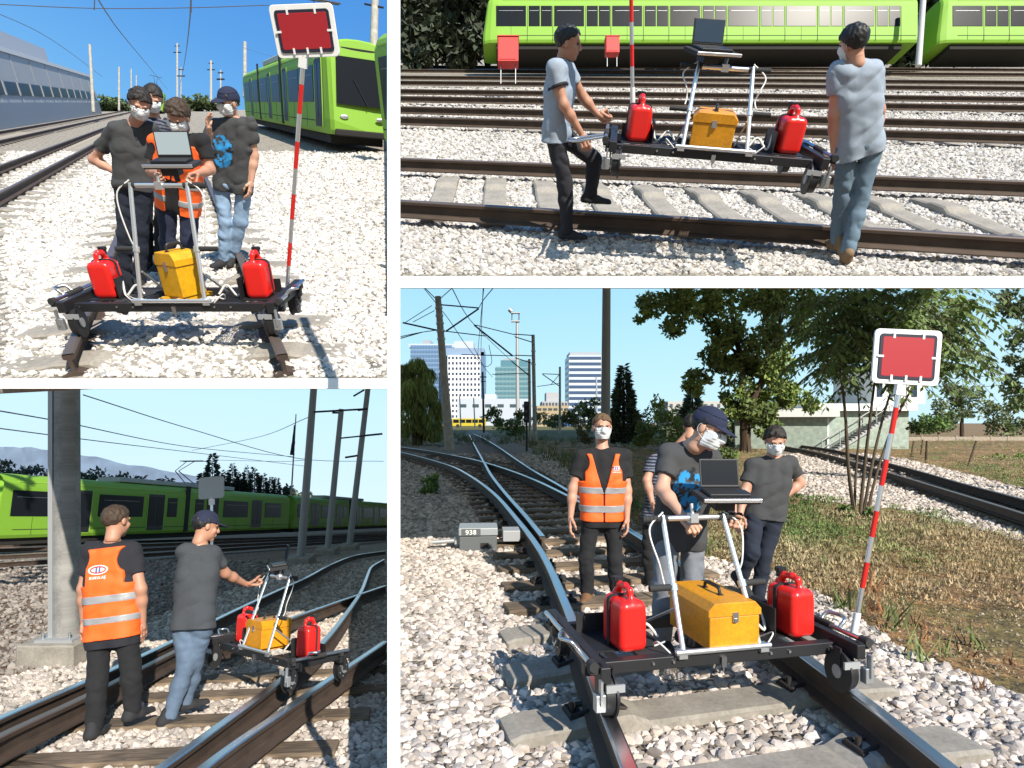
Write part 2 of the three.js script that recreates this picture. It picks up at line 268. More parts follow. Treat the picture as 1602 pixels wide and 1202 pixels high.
const curve = (pts, n) => new THREE.CatmullRomCurve3(pts, false, 'centripetal').getPoints(n);
const sleeperGeo = (L, W, H) => { const s = new THREE.Shape(); const a = L / 2; s.moveTo(-a, -H); s.lineTo(a, -H); s.lineTo(a, -.035); s.lineTo(a - .05, -.02); s.lineTo(a - .34, -.006); s.lineTo(a - .42, .012); s.lineTo(a - .66, .012); s.lineTo(a - .76, -.03); s.lineTo(-a + .76, -.03); s.lineTo(-a + .66, .012); s.lineTo(-a + .42, .012); s.lineTo(-a + .34, -.006); s.lineTo(-a + .05, -.02); s.lineTo(-a, -.035); return tri(new THREE.ExtrudeGeometry(s, { depth: W - .04, bevelEnabled: true, bevelSize: .015, bevelThickness: .02, bevelSegments: 1 }).translate(0, 0, -W / 2 + .02)); };
const concreteSleeper = sleeperGeo(2.4, .27, .16), woodSleeper = (L) => rbox(L, .16, .24, .012, 0, -.075, 0, 1);
const clipGeo = merge([bar(V(-.05, .035, -.035), V(.05, .02, -.05), .013, 6), bar(V(.05, .02, -.05), V(.055, .03, .05), .013, 6), bar(V(.055, .03, .05), V(-.04, .045, .03), .013, 6), box(.09, .03, .13, .02, .01, 0), cyl(.016, .016, .06, .03, .01, 0, 6)]);
const SBL = .0; const SB = .085;                                              // rail foot height above the ground sheet
function makeTrack(yard, name, label, rails, sleepers, { shiny = true, group, smat = M.concrete, clips = false, sgeo = null, sb = SB } = {}) {
  const t = thing(name, label, 'track', group); place(t, yard, V(0, 0, 0));
  for (const r of rails) { const pts = r.pts.map((p) => V(p.x, sb, p.z)); const m = mesh('rail', sweep(pts, RAIL, true), M.railSide, t); mesh('rail_head', sweep(pts, HEAD, false), r.dull ? M.railDull : shiny ? M.railTop : M.railDull, m); }
  for (const s of sleepers) { const m = mesh('sleeper', s.geo || sgeo || concreteSleeper, s.mat || smat, t); m.position.set(s.p.x, sb - .014 + (s.dy || 0), s.p.z); m.rotation.y = s.yaw; if (s.mw) m.scale.x = s.mw; if (clips || s.clips) for (const [x, sd] of s.clips || []) { const c = mesh('rail_clip', clipGeo, M.clip, m); c.position.set(x, .0, 0); c.rotation.y = sd > 0 ? 0 : Math.PI; } }
  return t;
}
// straight track through two image points per rail
function straight(yard, A, B, zFar, zNear, y = SB + .16) {     // line through the ground points seen at A and B, cut to a range of depth
  const a = yard.G(A[0], A[1], y), b = yard.G(B[0], B[1], y), f = (z) => { const t = (-z - a.z) / (b.z - a.z); return V(a.x + (b.x - a.x) * t, 0, -z); }; return [f(zNear), f(zFar)];
}
{ // upper left yard: one track runs under the trolley, two more lie to its left, two carry trams
  const VP = [272, 160.5], near = -TL.G(267, 591).z + .02;
  const toVP = (x, y, z0, z1) => { const p = TL.G(x, y, SB + .16), d = TL.dir(VP[0], VP[1]), k = -d.x / d.z; const f = (z) => V(p.x + (z + p.z) * k * 1, 0, -z); return [f(z0), f(z1)]; };
  const cl = TL.G(267, 589, SB + .16), d = TL.dir(VP[0], VP[1]), k = -d.x / d.z, yaw = Math.atan2(-0.12, 1);
  const sl = []; for (let z = near + .32, i = 0; z < 26; z += .66, i++) { const u = (z + cl.z) * k; sl.push({ p: V(cl.x + u, 0, -z), yaw: .13, mw: .98 + .03 * hash3(i, 2, 2), dy: .046 - .01 * hash3(i, 4, 4) }); }
  window_TL = { k, toVP };
  makeTrack(TL, 'railway_track', 'track with concrete sleepers under the trolley in front of the grouped men', [{ pts: toVP(73, 589, near, 140) }, { pts: toVP(461, 589, near, 140) }], sl, { shiny: false, sb: SBL });
  const mk = (a, b, label, za) => { const c = [toVP(0, a, za, 130), toVP(0, b, za, 130)], s = []; const w = c[0][0].distanceTo(c[1][0]); for (let z = za + .5, i = 0; z < 40; z += .7, i++) { const t = (z - za) / (130 - za), p = c[0][0].clone().lerp(c[0][1], t).add(c[1][0].clone().lerp(c[1][1], t)).multiplyScalar(.5); s.push({ p, yaw: .13, dy: -.035 }); } const t = makeTrack(TL, 'railway_track', label, c.map((pts) => ({ pts })), s, { shiny: false }); };
  mk(300, 258, 'rusty track beside the standing men on the hall side', 7.2);
  mk(219, 205, 'far rusty track nearest the grey hall', 16);
}

{ // upper right yard: five parallel tracks
  const L = (y0, y1) => { const a = TR.G(624.5, y0, SB + .16), b = TR.G(1760, y0 + (y1 - y0) * (1760 - 625) / 977, SB + .16); return [a, b]; };
  const defs = [['wide rusty track the two carriers are stepping over', 313, 371, 247, 283], ['second rusty track behind the carried trolley', 182, 209, 166, 190], ['third rusty track behind the carried trolley', 150, 164, 139, 151], ['fourth rusty track, between the larger red box and the tram', 126, 135, 118, 126], ['track along the foot of the long parked tram', 108, 114, 102, 107]];
  defs.forEach(([label, a0, a1, b0, b1], i) => {
    const A = L(a0, a1), B = L(b0, b1), sl = [];
    if (i < 3) { // sleepers point to the far vanishing point of the photograph
      for (let s = 0; s < 40; s++) { const near = V(A[0].x + .33 + s * .62, 0, 0); if (near.x > A[1].x) break; const t = (near.x - A[0].x) / (A[1].x - A[0].x), p = A[0].clone().lerp(A[1], t); p.y = 0; const far = B[0].clone().lerp(B[1], clamp((near.x - .03 - B[0].x) / (B[1].x - B[0].x), 0, 1)); far.y = 0; const c = p.clone().add(far).multiplyScalar(.5), dd = far.clone().sub(p); const [ax] = TR.px(c); if (ax < 640) continue; sl.push({ p: c, yaw: Math.atan2(-dd.z, dd.x), dy: i ? -.02 : -.004 * hash3(s, 1, 9), mw: i ? .8 : .95 }); }
    }
    const t = makeTrack(TR, 'railway_track', label, [{ pts: A }, { pts: B }], sl, { shiny: false });
    clipThing(t, 625, false);
  });
}
{ // lower left yard: a curved turnout, rails read from the photograph
  const C = (l, n = 30) => curve(l.map(([x, y]) => BL.G(x, y, SB + .16)), n).map((p) => V(p.x, 0, p.z));
  const a = C([[-40, 1142], [0, 1122], [140, 1062], [275, 1000], [335, 970], [420, 930], [480, 903], [520, 882], [560, 868], [603, 862]]), a2 = C([[-40, 1172], [0, 1150], [140, 1085], [260, 1025], [330, 990]]);
  const b = C([[215, 1225], [300, 1165], [410, 1085], [455, 1050], [505, 1005], [545, 955], [565, 925], [575, 900], [582, 886], [601, 875]]), c = C([[285, 1225], [360, 1168], [430, 1120], [500, 1072], [560, 1032], [603, 1003]]);
  const dd = C([[345, 1012], [430, 976], [520, 944], [603, 916]]);
  const sl = [];
  const cs = new THREE.CatmullRomCurve3(c).getSpacedPoints(60); let acc = .4, last = cs[0];
  for (const p of cs) { acc += p.distanceTo(last); last = p; if (acc < .7) continue; acc = 0; let best = a[0]; for (const q of a) if (q.distanceTo(p) < best.distanceTo(p)) best = q; const d = best.clone().sub(p), len = Math.min(2.7, d.length() + .9); d.normalize(); sl.push({ p: p.clone().addScaledVector(d, len / 2 - .45), yaw: Math.atan2(-d.z, d.x), geo: woodSleeper(len), dy: -.03, mat: M.wood }); }
  const t = makeTrack(BL, 'railway_turnout', 'curved turnout under the trolley with its dark wooden sleepers', [{ pts: a }, { pts: a2, dull: 1 }, { pts: b }, { pts: c }, { pts: dd }], sl, { shiny: true });
  clipThing(t, 606, true);
  const s2 = (y0, y1) => [BL.G(-60, y0, SB + .16), BL.G(604, y1, SB + .16)].map((p) => V(p.x, 0, p.z));
  makeTrack(BL, 'railway_track', 'straight rusty track between the brown gravel and the parked tram', [{ pts: s2(884, 842) }, { pts: s2(872, 840) }], [], { shiny: false });
  makeTrack(BL, 'railway_track', 'rusty track under the row of parked trams', [{ pts: s2(861, 838) }, { pts: s2(853, 836) }], [], { shiny: false });
}
{ // lower right yard: turnout under the trolley
  const C = (l, n = 40) => curve(l.map(([x, y]) => BR.G(x, y, SB + .16)), n).map((p) => V(p.x, 0, p.z));
  const L1 = C([[1010, 1265], [985, 1200], [935, 1075], [888, 950], [847, 863], [808, 811], [771, 770], [735, 744], [706, 729], [663, 716], [625, 706.5]]);
  const L2 = C([[849, 839], [821, 805], [793, 774], [769, 744], [758, 724.6], [748, 707], [739, 690], [734, 680]]);
  const R1 = C([[1010, 845], [950, 808], [880, 771], [832, 748.5], [793, 734], [758, 723.3], [728, 716], [663, 704], [625, 699]]);
  const R2 = C([[1560, 1258], [1490, 1202], [1400, 1130], [1310, 1062], [1225, 1000], [1142, 937], [1078, 891], [1014, 846], [980, 825], [882, 763], [836, 737], [806, 717.5], [782, 701], [757, 686], [741, 679]]);
  const yaw = .245, sl = [], dir = V(Math.cos(yaw), 0, -Math.sin(yaw)), cross = (p, rail) => { let best = null; for (let i = 0; i + 1 < rail.length; i++) { const a = rail[i], b = rail[i + 1], ex = b.x - a.x, ez = b.z - a.z, den = dir.x * ez - dir.z * ex; if (Math.abs(den) < 1e-6) continue; const s = ((a.x - p.x) * ez - (a.z - p.z) * ex) / den, u = ((a.x - p.x) * dir.z - (a.z - p.z) * dir.x) / den; if (u >= 0 && u <= 1 && s > .2 && (best === null || s < best)) best = s; } return best; };
  const dense = new THREE.CatmullRomCurve3(L1).getSpacedPoints(400); let acc = .3, last = dense[0], i = 0;
  for (const p of dense) {
    acc += p.distanceTo(last); last = p; if (acc < .635 || -p.z > 30) continue; acc = 0; i++;
    const z = -p.z, s = cross(p, R2) ?? 1.6, con = z < 5.2, len = con ? Math.min(s, 1.7) + 1.0 : Math.min(s, 2.6) + .95, off = con ? -.48 : -.45, ctr = p.clone().addScaledVector(dir, off + len / 2);
    sl.push({ p: ctr, yaw, geo: con ? null : woodSleeper(len), mw: con ? len / 2.4 : 1, mat: con ? M.concrete : M.wood, dy: con ? 0 : -.012, clips: con ? [[(-len / 2 - off - .1) / (len / 2.4), -1], [(-len / 2 - off + .1) / (len / 2.4), 1], [(-len / 2 - off + s - .1) / (len / 2.4), -1], [(-len / 2 - off + s + .1) / (len / 2.4), 1]] : z < 12 ? [[-len / 2 - off - .1, -1], [-len / 2 - off + .1, 1]] : [] });
  }
  const t = makeTrack(BR, 'railway_turnout', 'bright railed turnout under the trolley, curving away towards the towers', [{ pts: L1 }, { pts: L2 }, { pts: R1 }, { pts: R2 }], sl, { shiny: true });
  clipThing(t, 624.5, false);
  const b1 = C([[1225, 693], [1300, 703], [1420, 732], [1510, 757], [1602, 781], [1720, 815]]), b2 = C([[1228, 698], [1290, 710], [1400, 742], [1500, 772], [1602, 803], [1720, 842]]), s2 = [];
  for (let k = 0; k < 38; k++) { const p = b1[k], q = b2[k], m = p.clone().add(q).multiplyScalar(.5), e = q.clone().sub(p); s2.push({ p: m, yaw: Math.atan2(-e.z, e.x), geo: woodSleeper(Math.max(1.8, e.length() + .5)), mat: M.wood, dy: -.02 }); }
  makeTrack(BR, 'railway_track', 'dark track curving past the pale green building', [{ pts: b1 }, { pts: b2 }], s2, { shiny: false });
}
// ---------------------------------------------------------------- meshing of distance fields (surface nets)
function nets(f, lo, hi, c, colour) {
  const nx = Math.ceil((hi.x - lo.x) / c) + 1, ny = Math.ceil((hi.y - lo.y) / c) + 1, nz = Math.ceil((hi.z - lo.z) / c) + 1, D = new Float32Array(nx * ny * nz);
  for (let k = 0, n = 0; k < nz; k++) for (let j = 0; j < ny; j++) for (let i = 0; i < nx; i++) D[n++] = f(lo.x + i * c, lo.y + j * c, lo.z + k * c);
  const idx = new Int32Array(nx * ny * nz).fill(-1), P = [], I = [], sx = 1, sy = nx, sz = nx * ny, off = [0, sx, sy, sx + sy, sz, sx + sz, sy + sz, sx + sy + sz];
  const E = [[0, 1], [2, 3], [4, 5], [6, 7], [0, 2], [1, 3], [4, 6], [5, 7], [0, 4], [1, 5], [2, 6], [3, 7]];
  for (let k = 0; k < nz - 1; k++) for (let j = 0; j < ny - 1; j++) for (let i = 0; i < nx - 1; i++) {
    const b = i + j * sy + k * sz; let m = 0; for (let q = 0; q < 8; q++) if (D[b + off[q]] < 0) m |= 1 << q;
    if (m === 0 || m === 255) continue;
    let x = 0, y = 0, z = 0, n = 0;
    for (const [p, q] of E) { const a = D[b + off[p]], d = D[b + off[q]]; if ((a < 0) === (d < 0)) continue; const t = a / (a - d); x += (p & 1) + ((q & 1) - (p & 1)) * t; y += (p >> 1 & 1) + ((q >> 1 & 1) - (p >> 1 & 1)) * t; z += (p >> 2) + ((q >> 2) - (p >> 2)) * t; n++; }
    idx[b] = P.length / 3; P.push(lo.x + (i + x / n) * c, lo.y + (j + y / n) * c, lo.z + (k + z / n) * c);
  }
  for (let k = 1; k < nz - 1; k++) for (let j = 1; j < ny - 1; j++) for (let i = 1; i < nx - 1; i++) {
    const b = i + j * sy + k * sz, s = D[b] < 0;
    const q = (e, u, v) => { if ((D[b + e] < 0) === s) return; const A = idx[b - u - v], B = idx[b - v], C = idx[b], G = idx[b - u]; if (A < 0 || B < 0 || C < 0 || G < 0) return; if (s) I.push(A, B, C, A, C, G); else I.push(A, C, B, A, G, C); };
    q(sx, sy, sz); q(sy, sz, sx); q(sz, sx, sy);
  }
  const g = new THREE.BufferGeometry(), N = new Float32Array(P.length), h = c * .5;
  for (let i = 0; i < P.length; i += 3) { const x = P[i], y = P[i + 1], z = P[i + 2], a = f(x + h, y, z) - f(x - h, y, z), b = f(x, y + h, z) - f(x, y - h, z), d = f(x, y, z + h) - f(x, y, z - h), l = Math.hypot(a, b, d) || 1; N[i] = a / l; N[i + 1] = b / l; N[i + 2] = d / l; }
  g.setAttribute('position', new THREE.Float32BufferAttribute(P, 3)); g.setAttribute('normal', new THREE.BufferAttribute(N, 3)); g.setIndex(I);
  if (colour) { const C = new Float32Array(P.length); for (let i = 0; i < P.length; i += 3) { const q = colour(P[i], P[i + 1], P[i + 2], N[i], N[i + 1], N[i + 2]); C[i] = q[0]; C[i + 1] = q[1]; C[i + 2] = q[2]; } g.setAttribute('color', new THREE.BufferAttribute(C, 3)); }
  return g;
}
const smin = (a, b, k) => { const h = Math.max(k - Math.abs(a - b), 0) / k; return Math.min(a, b) - h * h * k * .25; };
const smax = (a, b, k) => -smin(-a, -b, k);
function capsules(list, k) {                                  // list of [a, b, ra, rb]
  const n = list.length, A = new Float64Array(n * 10);
  list.forEach(([a, b, ra, rb], i) => { const d = b.clone().sub(a); A.set([a.x, a.y, a.z, d.x, d.y, d.z, 1 / Math.max(1e-9, d.lengthSq()), ra, rb - ra, 0], i * 10); });
  return (x, y, z) => { let r = 9; for (let i = 0; i < n * 10; i += 10) { const px = x - A[i], py = y - A[i + 1], pz = z - A[i + 2]; let t = (px * A[i + 3] + py * A[i + 4] + pz * A[i + 5]) * A[i + 6]; t = t < 0 ? 0 : t > 1 ? 1 : t; const qx = px - A[i + 3] * t, qy = py - A[i + 4] * t, qz = pz - A[i + 5] * t, d = Math.sqrt(qx * qx + qy * qy + qz * qz) - A[i + 7] - A[i + 8] * t; if (r > 5) r = d; else if (d < r + k) r = smin(r, d, k); } return r; };
}
const bounds = (list, m) => { const lo = V(9, 9, 9), hi = V(-9, -9, -9); for (const [a, b, ra, rb] of list) for (const [p, r] of [[a, ra], [b, rb]]) { lo.min(p.clone().subScalar(r + m)); hi.max(p.clone().addScalar(r + m)); } return [lo, hi]; };
const ell = (x, y, z, cx, cy, cz, a, b, c) => { const px = (x - cx) / a, py = (y - cy) / b, pz = (z - cz) / c, k0 = Math.sqrt(px * px + py * py + pz * pz), k1 = Math.sqrt((px / a) ** 2 + (py / b) ** 2 + (pz / c) ** 2); return k1 < 1e-9 ? -Math.min(a, b, c) : k0 * (k0 - 1) / k1; };

// ---------------------------------------------------------------- heads, hands, shoes (shared shapes)
const feat = capsules([[V(0, .012, .094), V(0, -.028, .110), .009, .013], [V(-.012, -.033, .098), V(.012, -.033, .098), .009, .009], [V(-.034, .026, .084), V(.034, .026, .084), .011, .011], [V(-.017, -.06, .089), V(.017, -.06, .089), .008, .008], [V(-.016, -.069, .087), V(.016, -.069, .087), .008, .008], [V(0, -.098, .070), V(0, -.1, .066), .02, .02], [V(-.045, -.025, .065), V(-.04, -.04, .06), .02, .02], [V(.045, -.025, .065), V(.04, -.04, .06), .02, .02]], .012);
const headField = (x, y, z) => {
  let d = smin(ell(x, y, z, 0, .034, -.012, .077, .088, .098), ell(x, y, z, 0, -.048, .028, .059, .07, .066), .035);
  d = smin(d, feat(x, y, z), .012);
  for (const s of [-1, 1]) { d = smax(d, -(Math.hypot(x - s * .032, y - .006, z - .104) - .017), .012); d = smin(d, ell(x, y, z, s * .079, -.004, -.006, .012, .033, .02), .008); }
  const t = clamp((y + .08) / -.14, 0, 1), nd = Math.hypot(x, z - mix(-.015, -.035, t), Math.max(0, -.13 - y)) - .054; if (y < -.04) d = smin(d, Math.max(nd, -(y + .165)), .03);
  return d;
};
const skull = (x, y, z) => ell(x, y, z, 0, .034, -.012, .077, .088, .098);
const B3 = (x, y, z) => [V(-x, -y, -z), V(x, y, z)];
const HEADG = nets(headField, V(-.11, -.25, -.13), V(.11, .14, .14), .0055);
const hairline = (x, y, z) => .009 - (.783 * y - .622 * z) + .012 * n3(x * 40, 3, z * 40);
const HAIRG = [0, 1].map((v) => nets((x, y, z) => smax(skull(x, y, z) - (.011 + .007 * v) - (.006 + .005 * v) * n3(x * 55, y * 40, z * 55) - .008 * Math.max(0, n3(x * 18 + v * 7, y * 18, z * 18)), hairline(x, y, z), .008), V(-.12, -.11, -.14), V(.12, .16, .12), .0065));
const CAPG = nets((x, y, z) => { const dome = smax(skull(x, y, z) - .015 - (y > .09 ? .004 : 0), -(y - .030 - .12 * z * .4), .006); const bill = smax(ell(x, y, z, 0, .040, .085, .07, .05, .105), Math.abs(y - .047 + (z - .08) * .22 + x * x * 3.2) - .0045, .003); return Math.min(dome, smax(bill, -(z - .04), .004)); }, V(-.12, -.02, -.13), V(.12, .16, .21), .005);
const MASKG = nets((x, y, z) => { const pl = .0007 * Math.sin(y * 330); return Math.max(headField(x, y, z) - .009 - pl - .006 * clamp(1 - Math.abs(x) / .05, 0, 1), -(headField(x, y, z) + .004), smax(Math.abs(x) - .068, smax(Math.abs(y + .052 - .2 * Math.max(0, .05 - Math.abs(x))) - .054, -(z - .012), .004), .006)); }, V(-.09, -.13, 0), V(.09, .04, .15), .005);
const LOOPG = merge([-1, 1].flatMap((s) => [tube([V(s * .065, -.02, .04), V(s * .083, .018, .005), V(s * .088, .02, -.02), V(s * .086, -.02, -.03), V(s * .064, -.075, .035)], .0016, 12, 4)]));
const GLASSG = merge([...[-1, 1].flatMap((s) => [new THREE.TorusGeometry(.023, .002, 5, 18).scale(1.1, .85, 1).translate(s * .031, .006, .108), bar(V(s * .056, .01, .104), V(s * .084, .014, .0), .0018, 5)]), bar(V(-.008, .01, .11), V(.008, .01, .11), .002, 5)]);
const EYEG = merge([-1, 1].map((s) => new THREE.SphereGeometry(.0105, 10, 8).translate(s * .032, .006, .081)));
function handField(curl) {
  const L = [[V(-.028, -.03, 0), V(-.03, -.085, 0), .013, .013], [V(0, -.02, 0), V(-.002, -.088, 0), .016, .014], [V(.024, -.03, 0), V(.028, -.082, 0), .014, .012], [V(0, .02, 0), V(0, -.03, 0), .024, .024]];
  const fing = [[-.034, -.09, .026, .9], [-.012, -.094, .032, 1], [.010, -.093, .030, .98], [.031, -.086, .024, .82]];
  fing.forEach(([x, y, l, s], i) => { let p = V(x, y, 0), a = curl * (.35 + .05 * i); for (let j = 0; j < 3; j++) { const d = l * [1.25, .9, .75][j], q = p.clone().add(V(x * .1 * (j ? 0 : .2), -Math.cos(a) * d, Math.sin(a) * d)); L.push([p, q, .0098 - .0012 * j, .0092 - .0012 * j]); p = q; a += curl * .75; } });
  const t0 = V(-.026, -.012, .006), t1 = V(-.058, -.045, .018 + .012 * curl), t2 = V(-.06 + .02 * curl, -.078, .03 + .022 * curl), t3 = V(-.05 + .03 * curl, -.1, .036 + .026 * curl); L.push([t0, t1, .016, .012], [t1, t2, .0115, .010], [t2, t3, .010, .0085]);
  return nets(capsules(L, .008), ...bounds(L, .012), .0042);
}
const HANDS = { relaxed: handField(.55), grip: handField(1.75), flat: handField(.2) };
const shoeList = [[V(0, .05, -.045), V(0, .045, .05), .044, .047], [V(0, .04, .05), V(0, .03, .165), .046, .036], [V(0, .06, -.03), V(0, .12, -.02), .042, .042]];
const shoeF = capsules(shoeList, .03);
const SHOEG = nets((x, y, z) => smax(shoeF(x, y, z), -(y - .022), .006), V(-.07, 0, -.12), V(.07, .17, .23), .008);
const SOLEG = (() => { const s = new THREE.Shape(); s.absellipse(0, 0, .046, .145, 0, 6.3); return clean(new THREE.ExtrudeGeometry(s, { depth: .022, bevelEnabled: true, bevelSize: .004, bevelThickness: .004, bevelSegments: 2, curveSegments: 20 }).rotateX(-Math.PI / 2).translate(0, .004, .06)); })();

const cloth = (r, g, b, rough = .9) => std(r, g, b, rough);
const vcloth = new THREE.MeshStandardMaterial({ vertexColors: true, roughness: .92 });
const skinMats = [[.48, .25, .17], [.42, .21, .135], [.52, .29, .20]].map(([r, g, b]) => new THREE.MeshPhysicalMaterial({ color: lin(r, g, b), roughness: .55 }));
const hairMats = { dark: std(.016, .012, .01, .7), brown: std(.045, .027, .016, .7), black: std(.008, .008, .009, .6), light: std(.10, .06, .03, .7) };
const maskMat = std(.66, .68, .69, .85), eyeMat = std(.03, .022, .018, .25);
const stripeMat = std(.30, .30, .31, .35, .1), vestMat = std(.88, .12, .012, .7), vestTrim = std(.90, .16, .03, .75);
function textTex(w, h, draw) { const c = document.createElement('canvas'); c.width = w; c.height = h; draw(c.getContext('2d'), w, h); const t = new THREE.CanvasTexture(c); t.colorSpace = THREE.SRGBColorSpace; return t; }
const emblemMat = new THREE.MeshStandardMaterial({ roughness: .7, transparent: true, map: textTex(256, 160, (x, w, h) => { x.clearRect(0, 0, w, h); x.fillStyle = '#d8d4d0'; x.beginPath(); x.ellipse(w / 2, 62, 96, 44, 0, 0, 7); x.fill(); x.strokeStyle = '#b03030'; x.lineWidth = 12; x.beginPath(); x.ellipse(w / 2, 62, 72, 28, 0, 0, 7); x.stroke(); x.fillStyle = '#5a5fa0'; x.fillRect(w / 2 - 26, 40, 20, 44); x.fillRect(w / 2 + 6, 40, 20, 44); x.fillStyle = '#e4dcd6'; x.font = 'bold 36px sans-serif'; x.textAlign = 'center'; x.fillText('BURULAŞ', w / 2, 146); }) });

// ---------------------------------------------------------------- people
function person(yard, o) {
  const lp = yard.G(o.base[0], o.base[1], o.by || 0), W = yard.world(lp), up = V(0, 1, 0).applyQuaternion(yard.q);
  up.x += -(W.x - CAM.x) * up.z / (CAM.z - W.z); up.normalize();                   // standing upright
  const rx = V(1, 0, 0).addScaledVector(up, -up.x).normalize(), rz = rx.clone().cross(up).normalize();
  const g = thing('person', o.label, 'person'); g.matrix.makeBasis(rx, up, rz).setPosition(W); g.matrix.decompose(g.position, g.quaternion, g.scale); g.updateMatrixWorld(true);
  const J = (a) => { const [px, py, dz = 0] = a, d = V((px - CX) / F, -(py - CY) / F, -1), q = W.clone().addScaledVector(rz, dz), s = q.sub(CAM).dot(rz) / d.dot(rz), p = d.multiplyScalar(s).add(CAM).sub(W); return V(p.dot(rx), p.dot(up), p.dot(rz)); };
  const j = {}; for (const k in o.j) j[k] = J(o.j[k]);
  const S = o.size || 1, mid = (a, b, t = .5) => a.clone().lerp(b, t), skin = skinMats[o.skin || 0], seed = o.seed || 1;
  const sc = mid(j.sl, j.sr), hc = mid(j.hl, j.hr), spine = sc.clone().sub(hc), head = j.head;
  const across = j.sr.clone().sub(j.sl).normalize();
  let face = V(Math.sin(o.yaw) * Math.cos(o.pitch), -Math.sin(o.pitch), Math.cos(o.yaw) * Math.cos(o.pitch)), hup = V(0, 1, 0).addScaledVector(face, -face.y).normalize(); if (o.roll) hup.applyAxisAngle(face, o.roll);
  const hm = new THREE.Matrix4().makeBasis(hup.clone().cross(face), hup, face).setPosition(head).scale(V(S * .98, S * .98, S * .98));
  const nb = mid(j.sl, j.sr).addScaledVector(spine.clone().normalize(), .015), neckTop = V(0, -.09, -.02).applyMatrix4(hm);
  // ---- skin: one body
  const arm = (s, e, w) => [[s, e, .047 * S, .038 * S], [e, mid(e, w, .35), .039 * S, .038 * S], [mid(e, w, .35), w, .038 * S, .026 * S]];
  const leg = (h, k, a) => [[h, k, .075, .05], [k, mid(k, a, .3), .05, .052], [mid(k, a, .3), a, .052, .036]];
  const tl = mid(j.sl, sc, .42), tr = mid(j.sr, sc, .42), hl = mid(j.hl, hc, .2), hr = mid(j.hr, hc, .2);
  const chestL = mid(tl, hl, .38), chestR = mid(tr, hr, .38);
  const torso = (m) => [[tl.clone().addScaledVector(spine, -.06), chestL, .088 + m, .098 + m], [tr.clone().addScaledVector(spine, -.06), chestR, .088 + m, .098 + m], [chestL, hl, .098 + m, .094 + m], [chestR, hr, .098 + m, .094 + m], [mid(tl, tr).addScaledVector(spine, -.06), mid(chestL, chestR), .092 + m, .102 + m], [mid(chestL, chestR), mid(hl, hr), .102 + m, .098 + m], [j.sl, nb, .052 + m, .062 + m], [j.sr, nb, .052 + m, .062 + m]];
  const bl = [...torso(-.012), ...arm(j.sl, j.el, j.wl), ...arm(j.sr, j.er, j.wr), ...leg(j.hl, j.kl, j.al), ...leg(j.hr, j.kr, j.ar), [nb, neckTop, .058, .052]];
  const parts = [nets(capsules(bl, .035), ...bounds(bl, .03), .014), HEADG.clone().applyMatrix4(hm)];
  for (const [e, w, hk, side] of [[j.el, j.wl, o.handL || 'relaxed', -1], [j.er, j.wr, o.handR || 'relaxed', 1]]) {
    if (hk === 'none') continue;
    const dir = (side < 0 && o.dirL ? V(...o.dirL) : side > 0 && o.dirR ? V(...o.dirR) : w.clone().sub(e)).normalize(), Y = dir.clone().negate(), hint = (side < 0 ? o.thumbL : o.thumbR) || [0, .1, 1];
    let X = V(...hint).negate(); X.addScaledVector(Y, -X.dot(Y)).normalize(); let Zv = X.clone().cross(Y);
    const inward = hc.clone().sub(w); inward.y = 0; const flip = Zv.dot(inward) < 0 && hk !== 'grip' ? -1 : (side < 0 ? o.flipL : o.flipR) || 1;
    let hg = HANDS[hk].clone(); if (flip < 0) { hg.scale(1, 1, -1); const ix = hg.index.array; for (let i = 0; i < ix.length; i += 3) [ix[i], ix[i + 1]] = [ix[i + 1], ix[i]]; const n = hg.attributes.normal; for (let i = 0; i < n.count; i++) n.setZ(i, n.getZ(i)); }
    parts.push(hg.applyMatrix4(new THREE.Matrix4().makeBasis(X, Y, Zv).setPosition(w.clone().addScaledVector(dir, .012))));
  }
  mesh('body', merge(parts), skin, g);
  // ---- shirt
  const sleeve = o.sleeve ?? .62, el2 = mid(j.sl, j.el, sleeve), er2 = mid(j.sr, j.er, sleeve), hem = hc.clone().addScaledVector(spine, o.hem ?? -.10), sn = spine.clone().normalize();
  const sA = [...torso(.006), [hl, hl.clone().addScaledVector(spine, -.2), .107, .114], [hr, hr.clone().addScaledVector(spine, -.2), .107, .114]], sB1 = [[j.sl, el2, .066, .064]], sB2 = [[j.sr, er2, .066, .064]], sl = [...sA, ...sB1, ...sB2], tf = capsules(sA, .03), lf = capsules(sB1, .03), rf = capsules(sB2, .03), sdl = j.el.clone().sub(j.sl).normalize(), sdr = j.er.clone().sub(j.sr).normalize(), nk = neckTop.clone().sub(nb).normalize();
  const fold = (x, y, z, a) => a * (1.1 * (1 - 2.6 * Math.abs(n3(x * 6 + y * 4 + seed, y * 9 - x * 5, z * 6))) + .45 * n3(x * 16 + y * 9, y * 22 + seed, z * 16));
  const shirtF = (x, y, z) => {
    let d = tf(x, y, z); let l = lf(x, y, z), r = rf(x, y, z); if (Math.min(d, l, r) > .05) return Math.min(d, l, r); const fo = fold(x, y, z, .006);
    l = smax(l, (x - el2.x) * sdl.x + (y - el2.y) * sdl.y + (z - el2.z) * sdl.z, .004); r = smax(r, (x - er2.x) * sdr.x + (y - er2.y) * sdr.y + (z - er2.z) * sdr.z, .004);
    d = smin(d, smin(l, r, .01), .03) + fo;
    d = smax(d, -((x - hem.x) * sn.x + (y - hem.y) * sn.y + (z - hem.z) * sn.z), .006);
    return Math.hypot(x - nb.x, z - nb.z) < .1 ? smax(d, (x - nb.x) * sn.x + (y - nb.y) * sn.y + (z - nb.z) * sn.z - .06, .004) : d;
  };
  const sb = bounds(sl, .02), col = o.shirt;
